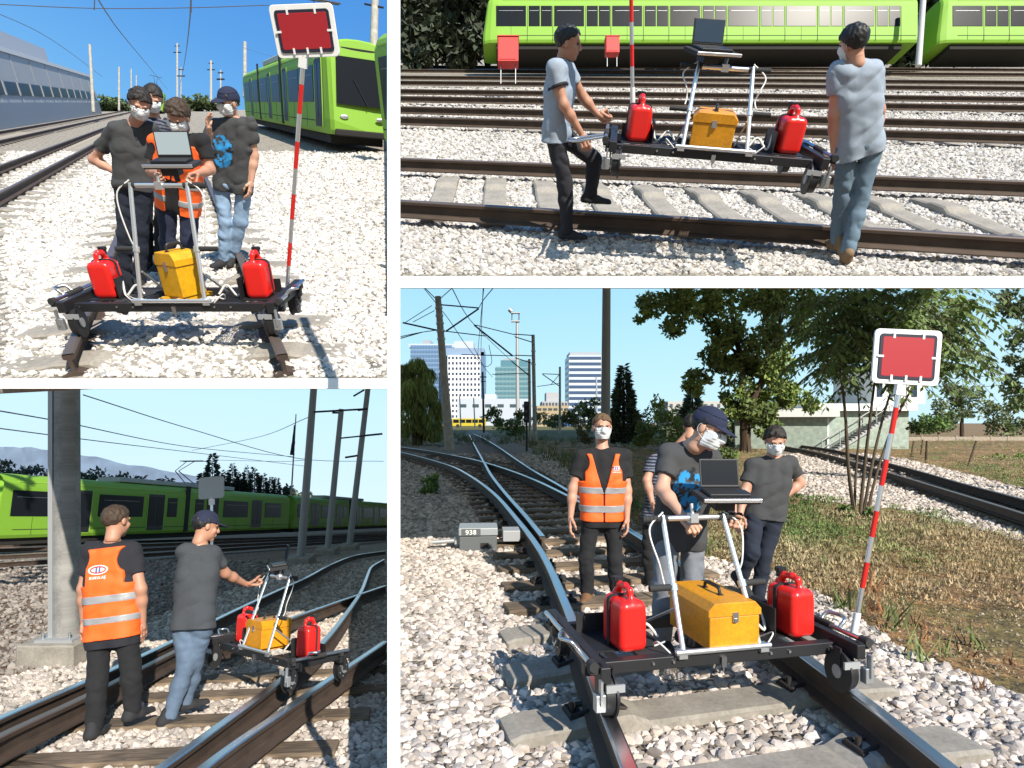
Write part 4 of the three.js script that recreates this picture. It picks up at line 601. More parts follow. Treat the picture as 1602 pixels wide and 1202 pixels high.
// matrix of a trolley whose front wheels stand on two seen points
function trolleyAt(yard, a, b, sx = 1, sz = 1) {
  const A = yard.world(a), B = yard.world(b), x = B.clone().sub(A).normalize(); let y = V(0, 1, 0).applyQuaternion(yard.q); y.addScaledVector(x, -y.dot(x)).normalize(); const z = x.clone().cross(y), c = A.clone().add(B).multiplyScalar(.5);
  return new THREE.Matrix4().makeBasis(x.clone().multiplyScalar(sx), y, z.clone().multiplyScalar(sz)).setPosition(c.addScaledVector(z, -.1));
}
const onT = (m, x, y, z, rx = 0, ry = 0, rz = 0) => m.clone().multiply(new THREE.Matrix4().makeRotationFromEuler(new THREE.Euler(rx, ry, rz, 'YXZ')).setPosition(x, y, z));
const RT = SB + .161;
{ // lower right
  const m = trolleyAt(BR, BR.G(955, 1118, RT), BR.G(1316, 1079, RT), .9, .9);
  trolley(m, 'rail inspection trolley standing on the turnout rails before the capped man');
  boxThing(m, V(.07, .225, -.2), 0, M.yellowOrange, 'orange-yellow metal case on the trolley that the capped man steers');
  jug(m, V(-.49, .212, -.2), .1, 'red canister beside the capped man’s foot on the turnout trolley'); jug(m, V(.6, .212, -.2), .1, 'red canister next to the banded signal pole on the turnout trolley');
  laptop(onT(m, .22, .955, -.30, .12, -.2), 'open laptop on the tray that the capped man leans over', M.glass);
  signPole(BR.world(BR.Z(1334, 1000, 3.62)), BR.world(BR.Z(1410, 597, 3.55)), .365, .315, 'red square signal board on a red and white pole before the leafy stems', 9, null, true, 0, V(1, -.06, .1));
}
{ // upper left
  const m = trolleyAt(TL, TL.G(114, 527, SBL + .161), TL.G(434, 527, SBL + .161), .95, .62);
  trolley(m, 'rail inspection trolley in front of the four grouped men', .12);
  boxThing(m, V(0, .225, -.29), -.5, M.yellow, 'bright yellow metal case on the trolley before the four men', .25, .27, 1.3);
  jug(m, V(-.575, .212, -.30), 0, 'red canister on the trolley beside the man with hand on hip'); jug(m, V(.575, .212, -.30), 0, 'red canister on the trolley beside the man in pale jeans');
  laptop(onT(m, .10, 1.09, -.40, .12, 0), 'open laptop before the bowing man in the vest', M.screen);
  signPole(TL.world(TL.Z(447, 480, 4.55)), TL.world(TL.Z(475, 84, 4.45)), .385, .275, 'red square signal board on a red and white pole before the parked trams', 9, null, true, 0, TL.world(TL.Z(526, 41, 4.45)).sub(TL.world(TL.Z(426, 45, 4.45))));
}
{ // upper right, carried by two men
  const m = trolleyAt(TR, TR.Z(972, 276, 4.95), TR.Z(1250, 300, 4.75));
  trolley(m, 'rail inspection trolley lifted off the rails by two carriers', -.1, .2);
  boxThing(m, V(0, .225, -.29), -.12, M.yellowOrange, 'orange metal case on the lifted trolley between the two carriers');
  jug(m, V(-.575, .212, -.30), .1, 'red canister on the lifted trolley near the man in black trim'); jug(m, V(.575, .212, -.30), .1, 'red canister on the lifted trolley near the man in jeans');
  laptop(onT(m, -.12, .84, -.3, .12, .35), 'open laptop on the lifted trolley in front of the green tram', M.glassBlue);
  signPole(TR.world(TR.Z(990, 172, 5.5)), TR.world(TR.Z(987, -40, 5.5)), .40, .33, 'red and white banded pole rising from the lifted trolley', 5, null, true, 0);
}
{ // lower left
  const m = trolleyAt(BL, BL.G(318, 1042, RT), BL.G(456, 1088, RT), .92, .6);
  trolley(m, 'rail inspection trolley pushed along the curved rails');
  boxThing(m, V(-.13, .225, -.29), 0, M.yellowOrange, 'orange metal case on the trolley between the curved rails');
  jug(m, V(-.575, .212, -.30), .1, 'red canister half hidden by the capped man’s leg on the curve'); jug(m, V(.575, .212, -.30), .1, 'red canister on the outer end of the trolley on the curve');
  laptop(onT(m, -.05, .93, -.32, .12, -.45), 'open laptop held in front of the man pushing the trolley', M.glassBlue);
  signPole(BL.world(BL.Z(331, 960, 6.4)), BL.world(BL.Z(331, 778, 6.4)), .26, .225, 'grey square board back on a pole above the capped head', 5, M.galv, false, 0);
}
// ---------------------------------------------------------------- trams
const SEC = [[1.12, .34], [1.19, .48], [1.2, .8], [1.2, 2.62], [1.17, 2.82], [1.06, 3.05], [.85, 3.2], [.45, 3.28], [0, 3.3]];
function tramBody(L, { nose = .5, slope = .3, w = 1 } = {}) {     // along +x from 0 (nose) to L
  const half = SEC, ring = [...half, ...half.slice(0, -1).reverse().map(([z, y]) => [-z, y])], n = ring.length, xs = [[0, .80], [.12, .90], [.45, .98], [.9, 1], [L, 1]], pos = [];
  const at = (k, i) => { const [z, y] = ring[i % n], [x, s] = xs[k], xf = k < 4 ? Math.max(0, y - 1.15) * slope * (1 - x) : 0; return V(x * (k < 4 ? nose * 2 : 1) + xf, .34 + (y - .34) * (k === 0 ? .985 : 1), z * s * w); };
  for (let k = 0; k + 1 < xs.length; k++) for (let i = 0; i < n; i++) { const a = at(k, i), b = at(k, i + 1), c = at(k + 1, i + 1), d = at(k + 1, i); pos.push(a, b, c, a, c, d); }
  for (const k of [0, xs.length - 1]) for (let i = 1; i + 1 < n; i++) { const t = [at(k, 0), at(k, i), at(k, i + 1)]; pos.push(...(k ? t : t.reverse())); }
  const g = new THREE.BufferGeometry().setFromPoints(pos.reverse()); g.computeVertexNormals(); return tri(g);
}
function tram(label, L, pattern, { group, nose, slope, sides = [1], screen = true, pantograph = false, roofMat = M.greenRoof } = {}) {
  const t = thing('tram', label, 'tram', group); mesh('body', tramBody(L, { nose, slope }), M.green, t);
  mesh('roof_unit', rbox(L * .42, .28, 1.5, .06, L * .5, 3.42, 0), std(.42, .44, .44, .7), t); mesh('roof_edge', merge([1, -1].map((s) => box(L - 1.4, .05, .05, L / 2 + .5, 2.9, s * 1.14))), roofMat, t);
  mesh('undercarriage', rbox(L - 1.6, .34, 1.9, .03, L / 2, .2, 0, 1), M.darkUnder, t);
  for (const s of sides) for (const [kind, a, b, y0 = 1.32, y1 = 2.5] of pattern) {
    const w = b - a, x = (a + b) / 2, z = s * 1.205;
    if (kind === 'w') { const p = mesh('window', rbox(w, y1 - y0, .03, .012, x, (y0 + y1) / 2, z, 1), M.glass, t); mesh('vent_bar', box(w * .8, .012, .008, x, y1 - .3, z + s * .019), M.steelDull, p); }
    if (kind === 'd') { const f = mesh('door', rbox(w, 2.12, .03, .01, x, 1.6, z, 1), M.black, t); for (const e of [-1, 1]) mesh('door_pane', rbox(w / 2 - .09, 1.72, .02, .01, x + e * w / 4, 1.66, z + s * .014, 1), M.glass, f); mesh('door_pillar', merge([-1, 1].map((e) => box(.05, 2.14, .03, x + e * (w / 2 + .03), 1.6, z + s * .004))), M.greenRoof, f); }
    if (kind === 'j') mesh('articulation', box(w, 2.9, .06, x, 1.85, z - s * .01), M.blackMatte, t);
    if (kind === 'w' && w > 1.5) mesh('panel_joint', box(.012, .8, .01, x, .88, z - s * .002), M.darkUnder, t);
    if (kind === 'g') mesh('seam', box(.025, 2.1, .012, x, 1.45, z), M.darkUnder, t);
  }
  for (const s of sides) mesh('skirt_line', box(L - 1.2, .03, .012, L / 2 + .5, .72, s * 1.2), M.darkUnder, t);
  if (screen) {
    const sl = slope ?? .3, P = (y) => Math.max(0, y - 1.15) * sl - .012, z0 = .86, pos = [], q = (a, b, c, d) => pos.push(a, b, c, a, c, d);
    const A = V(P(1.3), 1.3, -z0), B = V(P(1.3), 1.3, z0), C = V(P(2.75), 2.75, z0 * .92), D = V(P(2.75), 2.75, -z0 * .92), th = V(.04, 0, 0); q(A, B, C, D); for (const [a, b] of [[A, B], [B, C], [C, D], [D, A]]) q(b, a, a.clone().add(th), b.clone().add(th));
    const g = new THREE.BufferGeometry().setFromPoints(pos); g.computeVertexNormals(); mesh('windscreen', g, M.glass, t);
    for (const s of [-1, 1]) mesh('headlight', new THREE.SphereGeometry(.1, 12, 8).scale(.35, .7, 1.5).translate(-.0, .92, s * .62), M.alu, t);
    mesh('bumper', rbox(.18, .22, 1.9, .05, .05, .42, 0), M.darkUnder, t); mesh('wiper', bar(V(P(1.3) - .03, 1.3, .2), V(P(2.1) - .03, 2.1, -.25), .012, 5), M.black, t);
    mesh('destination_display', box(.03, .22, 1.2, P(2.75) + .10, 2.92, 0), M.black, t);
  }
  if (pantograph) { const x = L * pantograph, p = mesh('pantograph', merge([bar(V(x + .9, 3.6, -.3), V(x - .5, 4.35, -.12), .03, 6), bar(V(x + .9, 3.6, .3), V(x - .5, 4.35, .12), .03, 6), bar(V(x - .5, 4.35, -.12), V(x + .9, 5.15, -.3), .022, 6), bar(V(x - .5, 4.35, .12), V(x + .9, 5.15, .3), .022, 6), bar(V(x + .9, 5.15, -.85), V(x + .9, 5.15, .85), .03, 6), bar(V(x + 1.25, 5.15, -.85), V(x + 1.25, 5.15, .85), .03, 6), bar(V(x + .9, 5.15, -.3), V(x + 1.25, 5.15, -.3), .02, 6), bar(V(x + .9, 5.15, .3), V(x + 1.25, 5.15, .3), .02, 6), box(1.6, .14, 1.0, x + .6, 3.55, 0)]), M.black, t); }
  return t;
}
// put a tram's nose at a and run it towards b (both on the ground of the yard)
function layTram(t, yard, a, b, upW) { const A = yard.world(a), B = yard.world(b), x = B.sub(A).normalize(), y = V(0, 1, 0).applyQuaternion(yard.q); if (upW) { y.x += -(A.x - CAM.x) * y.z / (CAM.z - A.z); y.normalize(); } y.addScaledVector(x, -y.dot(x)).normalize(); const z = x.clone().cross(y); t.matrix.makeBasis(x, y, z).setPosition(A); t.matrix.decompose(t.position, t.quaternion, t.scale); t.updateMatrixWorld(true); return t; }
const carPattern = (n, L, o = 1.6) => { const out = []; for (let k = 0, x = o; x < L - 1.4; k++) { out.push(['w', x, x + 1.9]); x += 2.1; if (x > L - 3.2) break; if (k % 2 === 0) { out.push(['d', x + .1, x + 1.4]); x += 1.65; } } return out; };
{ // upper left: two trams side by side, noses towards the viewer
  const k = window_TL.k, along = (p, z) => V(p.x + (z + p.z) * k, 0, -z);
  const rt = V(1, 0, k).normalize(), corner = (x, y) => TL.G(x, y).addScaledVector(rt, 1.0), a = corner(524, 242), t1 = tram('green tram parked beside the trolley track, its cab door dark and nose blunt', 30, [['d', .75, 2.0], ['w', 2.3, 5.4], ['w', 5.6, 8.4], ['d', 8.7, 10], ['j', 10.4, 10.9], ['w', 11.2, 14.2], ['d', 14.5, 15.8], ['w', 16.1, 19.4], ['j', 19.8, 20.3], ['w', 20.6, 23.6], ['d', 23.9, 25.2], ['w', 25.5, 29]], { sides: [1, -1], slope: .22, nose: .55, pantograph: .2 });
  layTram(t1, TL, V(a.x, .2, a.z), V(along(a, -a.z + 30).x, .2, a.z - 30), 1); clipThing(t1, 605, true);
  const b = a.clone().addScaledVector(rt, 1.15).add(V(-10.5 * k, 0, 10.5)), t2 = tram('green tram cut off by the white post, its dark cab windows nearest', 8.6, [['w', 1.2, 3.2, 1.0, 2.6], ['w', 3.4, 5.6, 1.0, 2.6], ['w', 5.8, 8.2, 1.0, 2.6]], { sides: [1, -1], slope: .22, nose: .55 });
  layTram(t2, TL, V(b.x, .2, b.z), V(along(b, -b.z + 26).x, .2, b.z - 26), 1); clipThing(t2, 605, true);
  const c = TL.G(243, 178.5), t3 = tram('small far green tram facing the group of men on the yard', 24, [['w', 2, 6], ['d', 7, 8.3]], { sides: [1, -1], slope: .22, pantograph: .12 });
  layTram(t3, TL, V(c.x, .2, c.z), V(along(c, -c.z + 24).x, .2, c.z - 24), 1);
}
{ // upper right: long old tram side on
  const D = 30, X = (px) => (px - CX) / F * D, Y = (py) => CAM.y - (py - CY) / F * D, sc = (Y(8) - Y(84)) / 3.05;
  const side = (L, x0) => { const p = []; let x = .8; while (x < L - 2) { p.push(['w', x, x + 1.82, 1.28, 2.52], ['g', x + 1.9, x + 1.9]); x += 1.98; p.push(['w', x, x + .68, 1.28, 2.52], ['w', x + .74, x + 1.42, 1.28, 2.52], ['g', x + 1.47, x + 1.47]); x += 1.55; } return p; };
  const L1 = (X(1416) - X(757)) / sc, L2 = (X(1640) - X(1449)) / sc;
  for (const [x0, L, label] of [[757, L1, 'long green tram side on before the dark trees, its rounded end by the thicket'], [1449, L2, 'green tram standing behind the pale post, its side running out of the picture']]) {
    const t = tram(label, L, side(L), { sides: [1], screen: false, slope: .16, nose: .5 });
    t.position.set(X(x0), Y(84) - .34 * sc, -D); t.scale.setScalar(sc);
  }
}
{ // lower left: a row of trams running away along the yard
  const a = BL.G(-60, 871), b = BL.G(604, 831), d = b.clone().sub(a), L = d.length(), dir = d.clone().normalize(); const yaws = [[0, 27, 'green tram behind the concrete mast, with a folding pantograph on its roof'], [27.6, 26, 'green tram behind the capped man pushing the trolley'], [54.4, 26, 'green tram with a sloping nose at the foot of the slim poles']];
  yaws.forEach(([s, len, label], i) => {
    const P = i === 2 ? [['w', 3, 6.5], ['d', 7, 8.4], ['w', 9, 13], ['d', 14, 15.4], ['w', 16, 20]] : [['w', .9, 3.2], ['d', 3.6, 5.4], ['w', 5.9, 9.2], ['d', 9.6, 11], ['w', 11.3, 12.2], ['j', 13, 13.4], ['w', 14, 14.9], ['d', 15.2, 16.6], ['w', 17.2, 20.4], ['d', 20.9, 22.4], ['w', 22.9, 25.5]];
    const t = tram(label, len, P, { sides: [1], screen: i === 2, slope: .5, nose: i === 2 ? 1 : .2, pantograph: i === 0 ? .52 : false });
    layTram(t, BL, a.clone().addScaledVector(dir, s), a.clone().addScaledVector(dir, s + 10)); t.position.add(V(0, .42, 0)); t.updateMatrixWorld(true); clipThing(t, 606, true);
  });
}
// ---------------------------------------------------------------- foliage
function leafMesh(list) {                                      // list of [position, direction along the leaf, length, width, colour]
  const n = list.length, P = new Float32Array(n * 18), N = new Float32Array(n * 18), C = new Float32Array(n * 18), a = V(), s = V(), nn = V(), q = [V(), V(), V(), V()];
  list.forEach(([p, d, L, w, c], i) => {
    a.set(rnd() - .5, rnd() - .5, rnd() - .5); s.copy(d).cross(a).normalize(); nn.copy(s).cross(d).normalize();
    q[0].copy(p); q[1].copy(p).addScaledVector(d, L * .5).addScaledVector(s, w * .5).addScaledVector(nn, L * .06); q[2].copy(p).addScaledVector(d, L); q[3].copy(p).addScaledVector(d, L * .5).addScaledVector(s, -w * .5).addScaledVector(nn, L * .06);
    [0, 1, 2, 0, 2, 3].forEach((k, m) => { q[k].toArray(P, i * 18 + m * 3); nn.toArray(N, i * 18 + m * 3); C[i * 18 + m * 3] = c[0]; C[i * 18 + m * 3 + 1] = c[1]; C[i * 18 + m * 3 + 2] = c[2]; });
  });
  const g = new THREE.BufferGeometry(); g.setAttribute('position', new THREE.BufferAttribute(P, 3)); g.setAttribute('normal', new THREE.BufferAttribute(N, 3)); g.setAttribute('color', new THREE.BufferAttribute(C, 3)); return g;
}
const leafMat = new THREE.MeshPhysicalMaterial({ vertexColors: true, roughness: .75, transmission: .25, thickness: 0, side: THREE.DoubleSide }), barkMat = std(.12, .09, .065, .95, 0, { map: rep(T.wood, .8) }), barkGrey = std(.2, .17, .14, .95, 0, { map: rep(T.wood, .8) });
const rdir = () => { const z = R(-1, 1), t = R(0, 6.283), r = Math.sqrt(1 - z * z); return V(r * Math.cos(t), z, r * Math.sin(t)); };
const at = (px, py, D) => V((px - CX) / F * D, CAM.y - (py - CY) / F * D, -D);      // point seen at a pixel at a given depth
function limb(pts, r0, r1) { const c = new THREE.CatmullRomCurve3(pts), n = 14, g = new THREE.TubeGeometry(c, n, 1, 7, false), p = g.attributes.position, v = V(); const ctr = c.getSpacedPoints(n); for (let i = 0; i <= n; i++) for (let k = 0; k <= 7; k++) { const id = i * 8 + k; v.fromBufferAttribute(p, id).sub(c.getPointAt(i / n)); const r = mix(r0, r1, i / n) * (1 + .12 * n3(i * .9, k * 2, 3)); v.multiplyScalar(r).add(c.getPointAt(i / n)); p.setXYZ(id, v.x, v.y, v.z); } g.computeVertexNormals(); return g; }
function tree(name, label, D, base, { clumps = [], leaf = .1, n = 500, col = [.07, .12, .03], trunk = [], bark = barkMat, aspect = .6, droop = 0, jitter = .35, depth = 1, group, inside = null, min = -1 }) {
  const t = thing(name, label, 'tree', group), B = at(base[0], base[1], D), k = D / F; t.position.copy(B);
  trunk.forEach(([r0, r1, ...pts], i) => mesh(i ? 'branch' : 'trunk', limb(pts.map(([x, y, dz = 0]) => at(x, y, D + dz).sub(B)), r0, r1), bark, t));
  const L = [];
  for (const [cx, cy, rx, ry = rx, m = 1] of clumps) {
    const c = at(cx, cy, D).sub(B), sub = []; c.z += R(-.5, .5) * rx * k * depth; const tone = R(.75, 1.25);
    for (let i = 0; i < 9; i++) { const d = rdir(); sub.push([c.clone().add(V(d.x * rx * k * .72, d.y * ry * k * .72, d.z * rx * k * .72 * depth)), R(.28, .5), R(.8, 1.2)]); }
    for (let i = 0; i < n * m; i++) { const [sc, sr, tn] = sub[Math.floor(rnd() * 9)], d = rdir(), rr = Math.cbrt(R(.25, 1)) * sr, p = sc.clone().add(V(d.x * rx * k * rr, d.y * ry * k * rr, d.z * rx * k * rr)); if (inside && !inside(p.clone().add(B))) continue; const dd = rdir(); dd.y -= droop; dd.normalize(); const s = leaf * R(.7, 1.3), v = 1.25 * tone * tn * R(1 - jitter, 1 + jitter); L.push([p, dd, s, s * aspect, [col[0] * v * R(.85, 1.25), col[1] * v, col[2] * v]]); }
  }
  if (L.length) mesh('crown', leafMesh(L), leafMat, t);
  return t;
}
const rightOf = (px) => (p) => (p.x - CAM.x) / -p.z * F + CX > px, leftOf = (px) => (p) => (p.x - CAM.x) / -p.z * F + CX < px;
// ---- lower right trees
tree('broadleaf_tree', 'tall spreading leafy tree with a forked trunk behind the capped man', 32, [1165, 711], { leaf: .26, n: 1500, col: [.125, .185, .038], trunk: [[.34, .2, [1166, 712], [1166, 660], [1163, 620]], [.18, .1, [1163, 630], [1160, 570], [1150, 520], [1140, 470]], [.2, .07, [1166, 650], [1190, 600], [1212, 540], [1228, 470]], [.08, .03, [1210, 545], [1250, 500], [1275, 475]], [.1, .04, [1160, 560], [1120, 520], [1085, 470]]],
  clumps: [[1040, 472, 40, 26, .7], [1005, 492, 16, 14, .2], [1085, 478, 40, 34], [1052, 512, 18, 16, .25], [1135, 470, 46, 36], [1120, 520, 38, 34], [1190, 470, 46, 36], [1170, 530, 42, 38], [1112, 572, 30, 26, .7], [1090, 600, 22, 22, .5], [1160, 585, 40, 32], [1206, 560, 34, 34], [1245, 470, 46, 38], [1262, 500, 30, 30, .5], [1215, 612, 36, 26, .8], [1255, 622, 36, 26, .8], [1180, 640, 34, 24, .7], [1150, 630, 24, 24, .5], [1195, 668, 22, 18, .4]] });
{ // ailanthus: slender stems, long drooping compound leaves
  const D = 10, t = thing('ailanthus_tree', 'young tree of slim bare stems and long drooping leaves beside the signal board', 'tree'), B = at(1342, 815, D); t.position.copy(B);
  [[[1338, 815], [1328, 740], [1322, 640], [1312, 560], [1305, 500]], [[1345, 815], [1352, 740], [1362, 650], [1372, 570], [1380, 500]], [[1349, 815], [1362, 740], [1380, 660], [1398, 600], [1420, 540]], [[1354, 815], [1372, 740], [1400, 660], [1440, 585], [1478, 520]], [[1336, 815], [1340, 730], [1345, 660], [1340, 590]]].forEach((p, i) => mesh('stem', limb(p.map(([x, y], j) => at(x, y, D + (i - 2) * .08 * j).sub(B)), .035 - i * .003, .012), barkGrey, t));
  const L = [], rach = [];
  for (let i = 0; i < 480; i++) {
    const o = at(R(1270, 1500), R(452, 580), D + R(-.9, .9)).sub(B), ang = R(0, 6.28), len = R(.6, 1.15), out = V(Math.cos(ang) * .9, R(-.05, .45), Math.sin(ang) * .7).normalize(), pts = []; const tn = R(.7, 1.3);
    for (let k = 0; k <= 10; k++) { const s = k / 10 * len; pts.push(o.clone().addScaledVector(out, s).add(V(0, -.75 * s * s, 0))); }
    for (let k = 1; k < 10; k++) for (const e of [-1, 1]) { const d = pts[k + 1].clone().sub(pts[k - 1]).normalize(), s = V(0, 1, 0).cross(d).normalize().multiplyScalar(e), dd = s.multiplyScalar(.8).addScaledVector(d, .35).add(V(0, -.55, 0)).normalize(), v = tn * R(.75, 1.25); L.push([pts[k], dd, R(.11, .17), .05, [.115 * v, .185 * v, .04 * v]]); }
    rach.push(tube(pts.filter((_, k) => k % 2 === 0), .004, 6, 3));
  }
  mesh('crown', leafMesh(L.filter(([p]) => { const [x] = [(p.x + B.x) / -(p.z + B.z) * F + CX]; return x > 1200; })), leafMat, t); const rm = mesh('leaf_stalks', merge(rach), barkGrey, t); rm.userData.kind = 'stuff';
  tree('shrub', 'low leafy shoots at the foot of the slim bare stems', D, [1342, 815], { leaf: .07, n: 160, col: [.08, .15, .03], clumps: [[1322, 800, 12, 10], [1342, 812, 18, 10], [1358, 806, 10, 9]] });
}
tree('broadleaf_tree', 'dark leafy branch tree at the outer edge above the beige wall', 14, [1640, 790], { leaf: .11, n: 520, col: [.08, .12, .04], trunk: [[.16, .08, [1640, 790], [1632, 640], [1620, 500]]], clumps: [[1590, 470, 26, 26], [1605, 520, 26, 30], [1590, 575, 20, 20, .7], [1608, 610, 24, 26], [1590, 640, 12, 14, .4], [1640, 560, 40, 60]] });
tree('broadleaf_tree', 'round olive tree standing behind the beige wall', 62, [1505, 690], { leaf: .35, n: 560, col: [.10, .14, .055], trunk: [[.25, .12, [1505, 695], [1505, 640]]], clumps: [[1490, 640, 28, 24], [1525, 630, 30, 26], [1500, 615, 22, 14], [1555, 650, 26, 20], [1470, 655, 18, 14], [1560, 672, 22, 14, .6], [1590, 668, 20, 14, .6]] });
tree('small_tree', 'small dark green round-topped tree before the pale green building', 24, [1448, 735], { leaf: .14, n: 520, col: [.06, .12, .022], trunk: [[.06, .03, [1448, 738], [1450, 690]]], clumps: [[1448, 662, 24, 16], [1472, 664, 20, 14], [1432, 668, 12, 9, .5]] });
tree('willow_tree', 'weeping willow with long hanging strands beside the leaning concrete mast', 42, [652, 700], { leaf: .55, n: 2200, aspect: .13, droop: 2.2, col: [.20, .27, .07], trunk: [[.4, .25, [652, 702], [650, 650]]], inside: rightOf(625), clumps: [[650, 580, 30, 22], [662, 610, 30, 26], [640, 620, 26, 34], [668, 640, 24, 34], [648, 660, 30, 30], [676, 668, 16, 22], [633, 590, 14, 22]] });
function conifer(label, D, cx, yTop, yBot, w, n, col, slim = false) { const t = thing('conifer', label, 'tree'), B = at(cx, yBot, D), k = D / F, L = []; t.position.copy(B); mesh('trunk', cyl(.16, .03, (yBot - yTop) * k * .95, 0, 0, 0, 7), barkMat, t); for (let i = 0; i < n; i++) { const u = Math.sqrt(rnd()), y = (1 - u) * (yBot - yTop) * k, a = R(0, 6.28), r = (slim ? Math.min(1, u * 2.2) * .8 : u) * w * k * (.35 + .65 * Math.sqrt(rnd())) * (1 + .22 * Math.sin(y * 5 + a * 2)), v = R(.6, 1.4), d = V(Math.cos(a), R(-.5, .5), Math.sin(a)).normalize(); L.push([V(Math.cos(a) * r, y + .1, Math.sin(a) * r), d, w * k * (slim ? .9 : .42) * R(.6, 1.3), w * k * (slim ? .4 : .17), [col[0] * v, col[1] * v, col[2] * v]]); } mesh('crown', leafMesh(L), leafMat, t); return t; }
conifer('dark pointed spruce behind the man in the orange vest', 36, 976, 572, 694, 24, 4200, [.07, .11, .06]);
conifer('smaller spruce between the big leafy tree and the bushes', 60, 1084, 612, 668, 22, 1600, [.07, .105, .06]);
const bush = (label, D, base, clumps, col, leaf, n = 420) => tree('bush', label, D, base, { leaf, n, col, clumps });
bush('bright green bushy sapling right of the dark spruce', 26, [1030, 705], [[1035, 640, 20, 22], [1022, 668, 26, 22], [1050, 672, 22, 22], [1035, 692, 30, 12], [1005, 692, 16, 8, .5]], [.11, .17, .035], .16, 420);
bush('bushes at the foot of the tall forked tree', 40, [1130, 700], [[1105, 672, 26, 18], [1140, 664, 22, 26], [1075, 664, 18, 22], [1128, 690, 24, 10], [1180, 690, 20, 10, .5]], [.08, .125, .03], .22);
bush('pale green tree beside the concrete mast, before the striped tower', 60, [905, 672], [[905, 645, 18, 22], [922, 634, 16, 18], [930, 655, 20, 14], [890, 655, 12, 12]], [.09, .13, .035], .3);
bush('small brownish shrub at the edge of the dry grass', 30, [912, 692], [[910, 672, 12, 18], [914, 684, 16, 10]], [.09, .10, .045], .14, 300);
bush('low green bushes behind the far signal post', 70, [785, 680], [[772, 652, 18, 14], [790, 664, 20, 12], [812, 660, 12, 18], [800, 675, 26, 7]], [.07, .12, .03], .32);
bush('leafy tree behind the paired concrete masts', 90, [848, 672], [[850, 656, 16, 12], [866, 662, 12, 8]], [.09, .12, .035], .4, 260);
bush('green shoots at the verge beside the outer rail', 9, [1010, 812], [[985, 790, 14, 8, .5], [1020, 806, 14, 7, .5]], [.10, .15, .05], .07, 260);
bush('weed growing from the ballast left of the turnout', 13.5, [673, 780], [[672, 762, 13, 15], [678, 752, 8, 8, .4], [664, 770, 8, 6, .4]], [.09, .17, .035], .09, 340);
bush('light green bush on the bare ground before the beige wall', 26, [1570, 728], [[1560, 720, 20, 7], [1585, 722, 16, 8], [1600, 718, 10, 8]], [.12, .19, .03], .12, 300);
bush('strip of garden hedge along the distant road', 110, [1000, 675], [[960, 672, 30, 6, .5], [1010, 676, 30, 5, .5], [660, 685, 25, 6, .5]], [.07, .11, .03], .4, 260);
bush('long mid-green belt of garden trees behind the standing men', 95, [1000, 680], [[870, 660, 16, 10], [930, 664, 16, 14], [1000, 655, 20, 20], [1015, 672, 22, 12], [1060, 650, 22, 22], [1100, 652, 24, 22], [1140, 655, 22, 20], [1180, 660, 22, 18], [1210, 666, 20, 16], [955, 672, 18, 10], [1240, 670, 20, 14]], [.085, .13, .035], .4, 520);
bush('shrubs along the verge behind the man in the polo', 20, [1100, 722], [[1085, 702, 22, 14], [1118, 706, 20, 12], [1060, 706, 16, 12], [1140, 712, 14, 9]], [.09, .14, .035], .13, 420);
bush('dark foliage behind the pale green building', 70, [1240, 690], [[1215, 655, 24, 26], [1290, 645, 30, 26], [1330, 640, 34, 30], [1250, 650, 26, 30], [1370, 640, 26, 22]], [.06, .09, .03], .35, 420);
// ---- upper right thicket
{
  const D = 34; const cl = []; for (let x = 640; x < 1660; x += 42) cl.push([x, R(0, 14), 46, 40]); for (const [x, y] of [[640, 40], [670, 60], [705, 50], [740, 62], [1432, 40], [1432, 70], [655, 78], [720, 82]]) cl.push([x, y, 26, 30]);
  tree('thicket', 'dark dense row of trees behind the long green tram', D, [640, 96], { leaf: .5, n: 620, col: [.028, .042, .018], inside: rightOf(625), clumps: cl, trunk: [...[632, 645, 660, 672, 690, 701, 715, 728, 742].map((x, i) => [.05, .03, [x, 96], [x + (i % 3 - 1) * 4, 60], [x + (i % 4 - 2) * 5, 10]])] });
  const w = thing('screen_hedge', 'dark hedge filling the gap behind the trams', 'hedge'); const L = []; for (let i = 0; i < 9000; i++) { const p = at(R(628, 1655), R(0, 92), R(35.2, 36.6)); const v = R(.5, 1.5); L.push([p, rdir(), .6, .4, [.02 * v, .03 * v, .014 * v]]); } mesh('foliage', leafMesh(L), leafMat, w);
}
// ---- lower left cypresses
for (const [x, y0, w, k] of [[332, 709, 9, 0], [318, 738, 8, 1], [352, 735, 7, 0], [364, 722, 6, 1], [377, 738, 7, 0], [386, 728, 5, 1], [398, 732, 7, 0], [412, 742, 6, 1], [424, 745, 5, 0], [433, 747, 5, 1], [341, 748, 12, 1], [372, 752, 12, 0]]) { const t = conifer(x === 332 ? 'tallest dark cypress standing above the parked trams' : 'slim dark cypress in the row above the parked trams', 130, x, y0, 790, w, 1100, [.035, .05, .028], true); t.userData.group = 'cypresses above the parked trams'; }
tree('broadleaf_tree', 'dark wood on the slope above the tram left of the concrete mast', 140, [60, 770], { leaf: .9, n: 420, col: [.028, .045, .02], clumps: [[20, 735, 40, 14], [70, 740, 40, 12], [130, 745, 36, 12], [200, 752, 30, 10], [255, 757, 30, 8]] });
tree('broadleaf_tree', 'far dark tree line behind the slim poles', 160, [500, 800], { leaf: .9, n: 420, col: [.035, .055, .03], inside: leftOf(606), clumps: [[470, 780, 20, 8], [510, 788, 30, 8], [560, 796, 30, 6], [595, 798, 20, 6], [450, 772, 14, 10]] });
